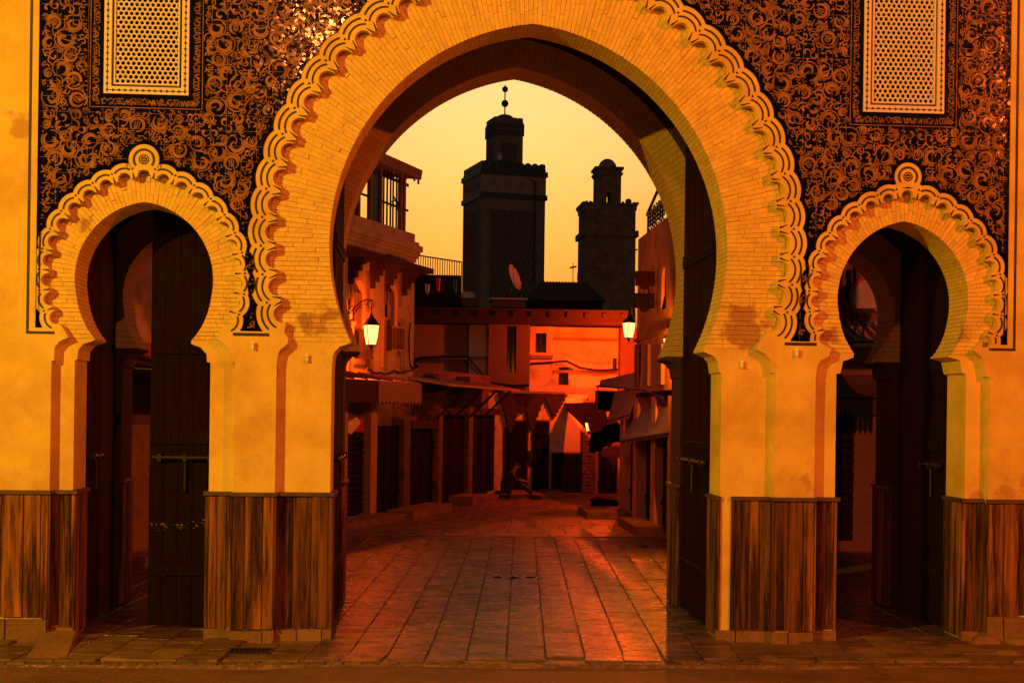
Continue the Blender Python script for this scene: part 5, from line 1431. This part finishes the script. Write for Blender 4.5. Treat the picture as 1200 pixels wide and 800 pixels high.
# awnings ---------------------------------------------------------------
def awning(name, q, mm, lab, fringe=.1, stripes=0, ribs=3):
    """q: four corners (near-left? order: wall far, wall near, front near, front far)"""
    t = thing(name, (q[0] + q[1]) / 2, lab, 'awning', 'awnings over the right-hand shops')
    n = 12; k = 8; vs = []
    for j in range(k + 1):
        for i in range(n + 1):
            u, v = i / n, j / k
            p = (q[0].lerp(q[1], u)).lerp(q[3].lerp(q[2], u), v); p.z -= .08 * math.sin(math.pi * v) * (1 - .4 * math.sin(u * 9)) ; vs.append(p)
    off = len(vs)
    m = MB(); m.add([tuple(p) for p in vs] + [(p.x, p.y, p.z - .02) for p in vs], [(j * (n + 1) + i, j * (n + 1) + i + 1, (j + 1) * (n + 1) + i + 1, (j + 1) * (n + 1) + i) for j in range(k) for i in range(n)] + [(off + j * (n + 1) + i, off + (j + 1) * (n + 1) + i, off + (j + 1) * (n + 1) + i + 1, off + j * (n + 1) + i + 1) for j in range(k) for i in range(n)])
    m.build('canvas', M[mm], t)
    if stripes:
        m = MB()
        for i in range(0, n, 2):
            for j in range(k):
                a_, b_, c_, d_ = (vs[j * (n + 1) + i], vs[j * (n + 1) + i + 1], vs[(j + 1) * (n + 1) + i + 1], vs[(j + 1) * (n + 1) + i]); m.add([(p.x, p.y, p.z + .004) for p in (a_, b_, c_, d_)], [(0, 1, 2, 3)])
        m.build('stripe', M['tin'], t)['kind'] = 'stuff'
    if fringe:
        m = MB(); f0, f1 = q[3], q[2]; nn = 18
        for i in range(nn):
            a_, b_ = f0.lerp(f1, i / nn), f0.lerp(f1, (i + .92) / nn); c_ = (a_ + b_) / 2
            m.add([(a_.x, a_.y, a_.z), (b_.x, b_.y, b_.z), (b_.x, b_.y, b_.z - fringe * .7), (c_.x, c_.y, c_.z - fringe), (a_.x, a_.y, a_.z - fringe * .7)], [(0, 1, 2, 3, 4)])
        m.build('fringe', M[mm], t)['kind'] = 'stuff'
    m = MB()
    for u in (0.02, .98): a_ = q[3].lerp(q[2], u); b_ = q[0].lerp(q[1], u); m.tube([a_ - Vector((0, 0, .03)), (b_.x, b_.y, b_.z - .55)], .015, 5)
    m.tube([q[3] - Vector((0, 0, .03)), q[2] - Vector((0, 0, .03))], .016, 5); m.build('frame', M['iron'], t)
def onY(px, py, Y): return W(px, py, Y)
# flat tin canopy on top, far end at px 698
def yOf(a): return FR.p0.y - a
awning('flat_awning', [Vector((xw, 19.6, 2.86)), Vector((xw, 11.0, 2.92)), W(757, 455, 13.0) , W(699, 451, 19.2)], 'canvas', 'long pale flat awning, highest on the right side of the street', 0, 0)
awning('shop_awning', [Vector((xw + .02, 17.4, 2.55)), Vector((xw + .02, 14.2, 2.62)), W(738, 484, 14.4), W(711, 492, 16.6)], 'canvas', 'striped awning sloping out in the middle of the right side', .12, 1)
awning('shop_awning', [Vector((xw + .04, 14.6, 2.1)), Vector((xw + .04, 10.0, 2.25)), W(785, 505, 10.4), W(727, 515, 14.0)], 'canvas2', 'dark blue-grey awning hanging lowest and nearest on the right side', .1, 0)
p0_ = W(698, 456, 19.3); FRb = MB(); 
t = thing('shop_sign_box', (xw - .8, 19, 2.0), 'black box sign hanging under the flat awning', 'sign box')
a_, b_ = W(698.5, 481, 19.3), W(726, 458, 19.3); m = MB(); m.box(a_.x, b_.x, 19.2, 19.5, a_.z, b_.z); m.build('box', M['black'], t)
m = MB()
for x_ in (a_.x, b_.x): m.box(x_ - .02, x_ + .02, 19.18, 19.199, a_.z, b_.z)
m.box(a_.x, b_.x, 19.18, 19.199, a_.z - .02, a_.z + .02); m.build('frame', M['tin'], t)
# red tarpaulin slung across from the end wall
m = MB(); n = 14; vs = []
A_, B_, C_, D_ = W(655, 472, 24.0), W(708, 471, 20.5), W(722, 541, 19.6), W(699, 512, 22.2)
for j in range(n + 1):
    for i in range(n + 1):
        u, v = i / n, j / n
        p = A_.lerp(B_, u).lerp(D_.lerp(C_, u), v); s_ = math.sin(math.pi * u) * math.sin(math.pi * v)
        p.z -= .18 * s_ + .05 * math.sin(u * 14 + v * 3) * v; p.y += .12 * math.sin(u * 11) * v; vs.append(tuple(p))
off = len(vs)
m.add(vs, [(j * (n + 1) + i, j * (n + 1) + i + 1, (j + 1) * (n + 1) + i + 1, (j + 1) * (n + 1) + i) for j in range(n) for i in range(n)])
o = top(m.build('tarpaulin', M['tarp'], smooth=True), 'red tarpaulin slung between the end wall and the right-hand shops', 'tarpaulin')
mm_ = M['tarp'].node_tree.nodes['Principled BSDF']; mm_.inputs['Transmission Weight'].default_value = .0
# clutter hanging in the shadow beneath it
for k, (px, py, Y, r, lab) in enumerate(((706, 515, 20.6, (.3, .3, .45), 'dark bundle of goods hanging beneath the tarpaulin'), (716, 505, 19.9, (.28, .3, .4), 'bundle of goods hanging beside the black box sign'), (720, 528, 19.2, (.25, .2, .25), 'crumpled cloth bundle at the end of the right shops'))):
    c = W(px, py, Y); lump('goods_bundle', (c.x, c.y, c.z - r[2] * .3), r, 20 + k, 'shop' if k < 2 else 'tarp', lab, 'goods')

# wall seen through the right small arch
X0 = W(985, 400, 8.6).x
FW = Fac((xw + .6, 8.8), (W(1100, 400, 8.8).x + 3, 8.8))
wl = thing('side_house', (FW.p0.x + 2, 8.8, 0), 'pale old house with louvred shutters seen through the small right arch', 'house')
FW.wall('wall', M['lime2'], wl, 0, FW.len, -.1, 7.0, holes=[rh(FW.rect(991, 316, 998, 352)), rh(FW.rect(1020, 330, 1027, 352))], th=.3)
for w_ in ((991, 316, 998, 352), (1020, 330, 1027, 352)): r_ = FW.rect(*w_); FW.bx('window', M['glass'], wl, r_[0] - .05, r_[1] + .05, -.28, -.2, r_[2] - .05, r_[3] + .05)
a0, a1 = FW.hit(968, 500)[0], FW.hit(1000, 500)[0]; roll_shutter(FW, wl, a0, a1, .15, FW.hit(980, 480)[1], .05, .12)
m = MB(FW.T); a = FW.hit(1002, 360)[0]; m.tube([(a, .06, 3.6), (a, .06, 6.8)], .035, 6); m.build('drainpipe', M['iron'], wl)
q = [FW.p0 + FW.u * FW.hit(975, 380)[0], FW.p0 + FW.u * (FW.hit(1040, 380)[0])]; zq = FW.hit(1000, 384)[1]
q0, q1 = Vector((q[0].x, q[0].y, zq + .1)), Vector((q[1].x, q[1].y, zq + .1)); 
awning('shop_awning', [q0, q1, q1 + Vector((0, -1.1, -.35)), q0 + Vector((0, -1.1, -.35))], 'cloth_w', 'pale awning seen through the small right arch', .12, 1)
q0, q1 = Vector((q[0].x - .5, q[0].y, 2.75)), Vector((q[1].x, q[1].y, 2.75)); 
awning('shop_awning', [q0, q1, q1 + Vector((0, -.9, -.35)), q0 + Vector((0, -.9, -.35))], 'tin', 'rusty fringed awning low down behind the small right arch', .3, 0)
# chair on that awning's roof ledge
c = FW.p0 + FW.u * FW.hit(1007, 372)[0]; zc_ = zq + .0
t = thing('plastic_chair', (c.x, c.y - .5, zc_), 'white chair with a rounded back standing on the ledge above the right awning', 'chair')
m = MB(); r_ = .2
P = arch_hole(c.x - .22, c.x + .22, zc_ + .28, zc_ + .72, 10); m.prism(P, c.y - .42, c.y - .38); m.build('backrest', M['cloth_w'], t)
m = MB(); P1 = arch_hole(c.x - .28, c.x + .28, zc_ + .24, zc_ + .79, 10); m.prism(P1, c.y - .43, c.y - .375, holes=[arch_hole(c.x - .221, c.x + .221, zc_ + .279, zc_ + .721, 10)]); m.build('back_frame', M['tarp'], t)
m = MB(); m.box(c.x - .26, c.x + .26, c.y - .9, c.y - .44, zc_ + .2, zc_ + .24); m.build('seat', M['cloth_w'], t)
for sx in (-.23, .2):
    for sy in (-.88, -.47): m = MB(); m.box(c.x + sx, c.x + sx + .03, c.y + sy, c.y + sy + .03, zc_ - .2, zc_ + .199); m.build('leg', M['tarp'], t)
# striped awning glimpsed through the small left arch
c0 = W(165, 460, 7.2); q0 = FL.p0 + FL.u * (FL.hit(140, 460)[0]); q1 = FL.p0 + FL.u * (FL.hit(190, 460)[0])
q0.z = q1.z = 3.0
t_ = [q0, q1, q1 + FL.n * 1.0 - Vector((0, 0, .35)), q0 + FL.n * 1.0 - Vector((0, 0, .35))]
awning('shop_awning', t_, 'tarp', 'orange awning with a pale fringe seen through the small left arch', .38, 0)
del bpy.data.objects[[o.name for o in bpy.data.objects if o.get('label', '').startswith('orange awning with')][0]]['group']

# ------------------------------------------------------------------ minarets
def mina(px_corner, Dm, label, name='minaret'):
    return None
def sq_tower(name, lab, cpx, wl_px, wr_px, Y, spec):
    """near corner at pixel column cpx; left face wl px wide, right face wr px wide"""
    pass
Y1 = 97.0
def zz_(px, py, Y): return W(px, py, Y).z
C1 = W(562, 400, Y1); s1 = (C1.y - CAM.y) / F
# right (front) face runs to px 636, left face to px 540
th = math.atan2(22, 74) * .93
aw = (74 * s1) / math.cos(th) * 1.03
def tower_frame(px, Y, half):   # local frame centred on the tower
    pass
def tower_T(cpx, Y, w, ang):
    c = W(cpx, 400, Y); c.z = 0
    u = Vector((math.cos(ang), math.sin(ang) * 1.0, 0)); n = Vector((-math.sin(ang), math.cos(ang), 0))    # u to the right along the front face, n backwards
    ctr = Vector((c.x, c.y, 0)) + u * w / 2 + n * w / 2
    return Matrix(((u.x, n.x, 0, ctr.x), (u.y, n.y, 0, ctr.y), (0, 0, 1, 0), (0, 0, 0, 1))), ctr
T1, ctr1 = tower_T(562, Y1, aw, R(14))
mt = thing('minaret', (ctr1.x, ctr1.y, 0), 'large square minaret with rosette frieze, domed lantern and two balls on its finial', 'minaret')
def zt1(py): return W(590, py, ctr1.y - 2).z
def tb_(name, m_, parent, T, h0, z0, z1, h1=None):
    m = MB(T); h1 = h0 if h1 is None else h1
    m.hexa([(-h0, -h0, z0), (h0, -h0, z0), (h0, h0, z0), (-h0, h0, z0)], [(-h1, -h1, z1), (h1, -h1, z1), (h1, h1, z1), (-h1, h1, z1)]); return m.build(name, m_, parent)
H = aw / 2
tb_('shaft', M['mosque'], mt, T1, H, 0, zt1(234))
tb_('band', M['green'], mt, T1, H + .14, zt1(234) + .002, zt1(228)); tb_('frieze', M['mauve'], mt, T1, H + .04, zt1(228) + .002, zt1(207)); tb_('band', M['green'], mt, T1, H + .16, zt1(207) + .002, zt1(201)); tb_('parapet', M['green'], mt, T1, H + .02, zt1(201) + .002, zt1(198))
def faces(T):
    for k in range(4): yield k, T @ Matrix.Rotation(R(90) * k, 4, 'Z')
# each face gets its panels, rosettes and merlons
for k, Tf in faces(T1):
    if k == 2: continue
    w = H
    m = MB(Tf); m.box(-H * .72, H * .72, -H - .03, -H + .01, zt1(352), zt1(248)); pn = m.build('lozenge_panel', M['dark_stucco'], mt)
    m = MB(Tf)
    za, zb_ = zt1(352), zt1(248)
    nr = 17; nc = 8; dx = H * 1.40 / nc; dz = (zb_ - za) / nr
    for r in range(nr):
        for c_ in range(nc):
            cx = -H * .70 + dx * (c_ + (.5 if r % 2 == 0 else 1.0))
            if cx > H * .70: continue
            cz = za + dz * (r + .5)
            m.tube([(cx - dx * .46, -H - .05, cz - dz * .5), (cx - dx * .18, -H - .07, cz + dz * .2), (cx, -H - .06, cz + dz * .55), (cx + dx * .18, -H - .07, cz + dz * .2), (cx + dx * .46, -H - .05, cz - dz * .5)], .035, 4)
    m.build('lozenge_net', M['mosque'], mt)['kind'] = 'stuff'
    fr1 = MB(Tf); 
    for (x0, x1, z0, z1) in ((-H * .76, -H * .72, za, zb_ + .1), (H * .72, H * .76, za, zb_ + .1), (-H * .76, H * .76, zb_ + .001, zb_ + .14)): fr1.box(x0, x1, -H - .08, -H + .005, z0, z1)
    fr1.build('panel_frame', M['mosque'], mt)
    for j in range(4):
        cx = -H * .95 + H * 1.9 * (j + .75) / 4.4; m = MB(Tf); m.lathe([(.32, .0), (.32, -.05), (.26, -.06), (.22, -.03), (.1, -.04), (.08, -.07), (.01, -.07)], (cx, -H - .045, (zt1(228) + zt1(207)) / 2), 12, 'y'); m.build('rosette', M['mosque'], mt)
    n = 9
    for j in range(n):
        x0 = -H + 2 * H * (j + .06) / n; x1 = -H + 2 * H * (j + .94) / n; z0 = zt1(198) + .002; z1 = zt1(191); c_ = (x0 + x1) / 2
        m = MB(Tf); m.prism([(x0, z0), (x1, z0), (x1, z0 + (z1 - z0) * .7), (c_ + .14, z1 - .04), (c_, z1), (c_ - .14, z1 - .04), (x0, z0 + (z1 - z0) * .7)], -H, -H + .25); m.build('merlon', M['green'], mt)
# lantern storey
wl_ = 34.5 * s1 / math.cos(R(14)); h2_ = wl_ / 2
tb_('lantern_storey', M['mosque'], mt, T1, h2_, zt1(201), zt1(156)); tb_('band', M['dark_stucco'], mt, T1, h2_ + .08, zt1(156) + .002, zt1(142)); tb_('band', M['mosque'], mt, T1, h2_ + .03, zt1(142) + .002, zt1(140))
for k, Tf in faces(T1):
    if k == 2: continue
    m = MB(Tf); m.box(-h2_ * .55, h2_ * .55, -h2_ - .02, -h2_ + .01, zt1(188), zt1(165)); m.build('window_panel', M['dark_stucco'], mt)
    m = MB(Tf)
    for i in range(6): x_ = -h2_ * .5 + h2_ * i / 5; m.tube([(x_, -h2_ - .04, zt1(188)), (x_, -h2_ - .04, zt1(166))], .03, 4)
    m.build('window_bar', M['mosque'], mt)
    m = MB(Tf)
    for i in range(6):
        cx = -h2_ * .82 + h2_ * 1.64 * i / 5
        m.lathe([(.11, 0), (.13, -.03), (.02, -.04)], (cx, -h2_ - .09, zt1(149)), 6, 'y')
    m.build('star_tile', M['mosque'], mt)['kind'] = 'stuff'
    for j in range(5):
        x0 = -h2_ + 2 * h2_ * (j + .05) / 5; x1 = -h2_ + 2 * h2_ * (j + .95) / 5; z0 = zt1(140) + .002; z1 = zt1(134.5)
        m = MB(Tf); m.prism([(x0, z0), (x1, z0), (x1, z1 - .03), ((x0 + x1) / 2, z1), (x0, z1 - .03)], -h2_, -h2_ + .2); m.build('merlon', M['mosque'], mt)
m = MB(T1); rd = 12.4 * s1; hd_ = zt1(128) - zt1(136); m.lathe([(rd * math.cos(q), hd_ * math.sin(q)) for q in [R(a) for a in range(0, 86, 12)]] + [(.03, hd_)], (0, 0, zt1(136)), 24); m.build('dome', M['mosque'], mt, smooth=True)
m = MB(T1); m.tube([(0, 0, zt1(130)), (0, 0, zt1(93))], .055, 6)
def ball(m, c, r, n=12): m.lathe([(r * math.sin(R(a)) + .001, -r * math.cos(R(a))) for a in range(0, 181, 18)], c, n)
ball(m, (0, 0, zt1(115)), 4.4 * s1); ball(m, (0, 0, zt1(98)), 3.7 * s1); m.build('finial', M['iron'], mt)
m = MB(T1); m.box(H - 1.0, H - .93, -H - .3, -H - .2, zt1(330), zt1(212)); m.tube([(H - .97, -H - .25, zt1(213)), (H - 1.5, -H - .3, zt1(210))], .04, 5); m.build('lamp_mast', M['iron'], mt)
m = MB(T1); ball(m, (-h2_ * .7, -h2_ - .3, zt1(184)), .26, 8); m.build('loudspeaker', M['cloth_w'], mt)

# second, smaller minaret
Y2 = 72.0; s2 = (Y2 + 12.9) / F
T2, ctr2 = tower_T(684, Y2, 60.5 * s2, R(1.5))
m2 = thing('minaret', (ctr2.x, ctr2.y, 0), 'smaller dark stone minaret with an open domed turret on the right', 'minaret')
z2 = lambda py: W(714, py, ctr2.y - 1.5).z
H2 = 30.2 * s2
tb_('shaft', M['stone2'], m2, T2, H2, 0, z2(277)); tb_('moulding', M['stone2'], m2, T2, H2 + .16, z2(277) + .002, z2(270)); tb_('shaft', M['stone2'], m2, T2, H2 - .02, z2(270) + .002, z2(246))
tb_('moulding', M['stone2'], m2, T2, H2 + .04, z2(246) + .002, z2(242)); tb_('cornice', M['stone2'], m2, T2, H2 + .04, z2(242) + .002, z2(238), H2 + .16)
for k, Tf in faces(T2):
    if k == 2: continue
    m = MB(Tf)
    for j in (-.55, 0.05, .6): m.tube([(H2 * j + .36 * math.cos(R(a)), -H2 - .02, z2(324) + .5 * math.sin(R(a))) for a in range(0, 181, 20)], .07, 5)
    m.build('blind_arch', M['stone2'], m2)
    m = MB(Tf)
    rq = random.Random(40 + k)
    for j in range(90):
        a_ = rq.uniform(-H2 * .9, H2 * .9); zq_ = rq.uniform(z2(355), z2(245)); m.box(a_, a_ + rq.uniform(.1, .3), -H2 - rq.uniform(.01, .035), -H2 + .01, zq_, zq_ + .1)
    m.build('proud_stone', M['stone2'], m2)['kind'] = 'stuff'
    m = MB(Tf)
    for j in range(14): a_ = -H2 + 2 * H2 * j / 14; m.box(a_, a_ + .12, -H2 - .17, -H2 + .05, z2(238) + .001, z2(238) + .05 + .05 * rq.random())
    m.build('ragged_edge', M['stone2'], m2)['kind'] = 'stuff'
ht = 14.6 * s2
zo0, zo1 = z2(236), z2(223)
for k, Tf in faces(T2):
    m = MB(Tf); hw = ht
    m.prism([(-hw + (0 if k % 2 == 0 else .27), z2(238) + .002), (hw - (0 if k % 2 == 0 else .27), z2(238) + .002), (hw - (0 if k % 2 == 0 else .27), z2(204)), (-hw + (0 if k % 2 == 0 else .27), z2(204))], -hw, -hw + .26, holes=[arch_hole(-2.6 * s2, 2.6 * s2, zo0, zo1)]); m.build('turret_wall', M['stone2'], m2)
tb_('turret_cornice', M['stone2'], m2, T2, ht + .02, z2(204) + .002, z2(200), ht + .14); tb_('turret_cornice', M['stone2'], m2, T2, ht + .02, z2(200) + .002, z2(196), ht + .06); tb_('turret_cornice', M['stone2'], m2, T2, ht + .14, z2(196) + .002, z2(193), ht + .14)
m = MB(T2); rd = 11.3 * s2; hd_ = z2(181.5) - z2(194); m.lathe([(rd * math.cos(R(a)), hd_ * math.sin(R(a))) for a in range(0, 86, 12)] + [(.02, hd_)], (0, 0, z2(193.5)), 24); m.build('dome', M['mosque'], m2, smooth=True)
m = MB(T2); ball(m, (H2 - .9 * H2 * .28, -H2 + .5, z2(234.5)), 3.8 * s2); ball(m, (-H2 * .72, -H2 + .5, z2(237.5)), 2.2 * s2, 8); m.build('loudspeaker', M['iron'], m2)

# ================================================================== THE SEATED MAN
def skinned(name, V, E, Rr, m_, parent, root=0, sub=2, smooth=True):
    me = bpy.data.meshes.new(name); me.from_pydata([Vector(v) for v in V], E, []); me.materials.append(m_)
    o = bpy.data.objects.new(name, me); col.objects.link(o); o.parent = parent
    sk = o.modifiers.new('skin', 'SKIN')
    if not me.skin_vertices: 
        bpy.context.view_layer.objects.active = o
    sv = me.skin_vertices[0].data if me.skin_vertices else None
    for i, r in enumerate(Rr):
        rr = r if isinstance(r, tuple) else (r, r)
        sv[i].radius = rr; sv[i].use_root = (i == root)
    sk.use_smooth_shade = True
    sb = o.modifiers.new('sub', 'SUBSURF'); sb.levels = sub; sb.render_levels = sub
    return o
M['jacket'] = pm('dark_jacket', (.02, .018, .02), bump=.2); M['trousers'] = pm('dark_trousers', (.018, .016, .018), bump=.2)
M['skin'] = mat('skin', (.34, .19, .12), .6, .1, 20, .08); M['hair'] = pm('black_hair', (.012, .01, .01), bump=.6, fine=90)
g = ground(596, 584)
man = thing('person', (g.x - .12, g.y, 0), 'person in dark clothes slumped on a low stool with legs stretched out', 'person')
# body (head, neck, hands) as one surface; clothes are children
B = [(0, 0, .27), (.08, -.01, .44), (.17, -.03, .58), (.235, -.04, .665), (.27, -.05, .72), (.285, -.055, .79), (.29, -.055, .835),
     (.17, .15, .59), (.30, .20, .44), (.43, .10, .45), (.17, -.21, .59), (.31, -.26, .43), (.43, -.14, .44),
     (.04, .09, .26), (.38, .11, .40), (.70, .10, .10), (.04, -.09, .26), (.36, -.13, .38), (.72, -.14, .10)]
Eb = [(0, 1), (1, 2), (2, 3), (3, 4), (4, 5), (5, 6), (2, 7), (7, 8), (8, 9), (2, 10), (10, 11), (11, 12), (0, 13), (13, 14), (14, 15), (0, 16), (16, 17), (17, 18)]
skinned('body', B, Eb, [.12, .11, .12, .05, .062, .082, .055, .05, .04, .028, .05, .04, .028, .08, .058, .042, .08, .058, .042], M['skin'], man)
Jv = [(0, 0, .30), (.08, -.01, .45), (.17, -.03, .585), (.215, -.035, .635), (.17, .16, .59), (.30, .21, .435), (.41, .115, .45), (.17, -.22, .59), (.31, -.27, .425), (.41, -.155, .44)]
skinned('jacket', Jv, [(0, 1), (1, 2), (2, 3), (2, 4), (4, 5), (5, 6), (2, 7), (7, 8), (8, 9)], [(.15, .14), .14, (.15, .13), .07, .07, .056, .045, .07, .056, .045], M['jacket'], man)
Tv = [(0, 0, .26), (.04, .09, .265), (.38, .11, .405), (.68, .10, .13), (.04, -.09, .265), (.36, -.13, .385), (.70, -.14, .13)]
skinned('trousers', Tv, [(0, 1), (1, 2), (2, 3), (0, 4), (4, 5), (5, 6)], [.14, .10, .075, .058, .10, .075, .058], M['trousers'], man)
for y in (.10, -.14):
    m = MB(Matrix.Translation(man.location)); a = .02 if y < 0 else 0
    m.hexa([(.66 + a, y - .045, .0), (.90 + a, y - .04, .0), (.90 + a, y + .04, .0), (.66 + a, y + .045, .0)], [(.67 + a, y - .04, .12), (.86 + a, y - .03, .055), (.86 + a, y + .03, .055), (.67 + a, y + .04, .12)]); m.build('shoe', M['hair'], man)
def ell(name, c, r, mm, zmin=-2):
    bm = bmesh.new(); bmesh.ops.create_uvsphere(bm, u_segments=16, v_segments=12, radius=1)
    for v in bm.verts: v.co = Vector((c[0] + v.co.x * r[0], c[1] + v.co.y * r[1], c[2] + max(zmin, v.co.z) * r[2]))
    me = bpy.data.meshes.new(name); bm.to_mesh(me); bm.free(); me.materials.append(M[mm]); me.shade_smooth()
    o = bpy.data.objects.new(name, me); col.objects.link(o); o.parent = man; return o
ell('hair', (.265, -.055, .815), (.088, .08, .082), 'hair', -.25)
ell('nose', (.375, -.06, .775), (.018, .012, .02), 'skin')
for y in (-.14, .03): ell('ear', (.275, y, .785), (.02, .01, .03), 'skin')
for y in (-.085, -.03): ell('eye', (.358, y, .80), (.01, .012, .008), 'hair')
ell('mouth', (.362, -.06, .742), (.008, .022, .006), 'tarp')
for sy, w in ((1, (.43, .10, .45)), (-1, (.43, -.14, .44))):
    V = [w, (w[0] + .05, w[1] - sy * .03, w[2] - .01), (w[0] + .09, w[1] - sy * .045, w[2] - .015)]; E_ = [(0, 1), (1, 2)]; Rr = [.026, (.036, .018), (.036, .016)]
    skinned('hand', V, E_, Rr, M['skin'], man, sub=1)
    for k in range(4):
        by = w[1] - sy * .045 + (k - 1.5) * .019; L_ = (.062, .075, .07, .052)[k]
        skinned('finger', [(w[0] + .08, by, w[2] - .012), (w[0] + .09 + L_ * .5, by, w[2] - .02), (w[0] + .085 + L_ * .9, by, w[2] - .05)], [(0, 1), (1, 2)], [.009, .0085, .007], M['skin'], man, sub=1)
    skinned('thumb', [(w[0] + .035, w[1] - sy * .055, w[2]), (w[0] + .065, w[1] - sy * .085, w[2] - .01), (w[0] + .09, w[1] - sy * .09, w[2] - .025)], [(0, 1), (1, 2)], [.011, .01, .008], M['skin'], man, sub=1)
st = thing('stool', (g.x - .14, g.y, 0), 'low dark stool under the seated man', 'stool')
X, Y = g.x - .14, g.y
m = MB(); m.box(X - .17, X + .17, Y - .16, Y + .16, .13, .165); m.build('seat', M['shop'], st)
for sx in (-.14, .14):
    for sy in (-.13, .13): m = MB(); m.box(X + sx - .016, X + sx + .016, Y + sy - .016, Y + sy + .016, .0, .129); m.build('leg', M['shop'], st)
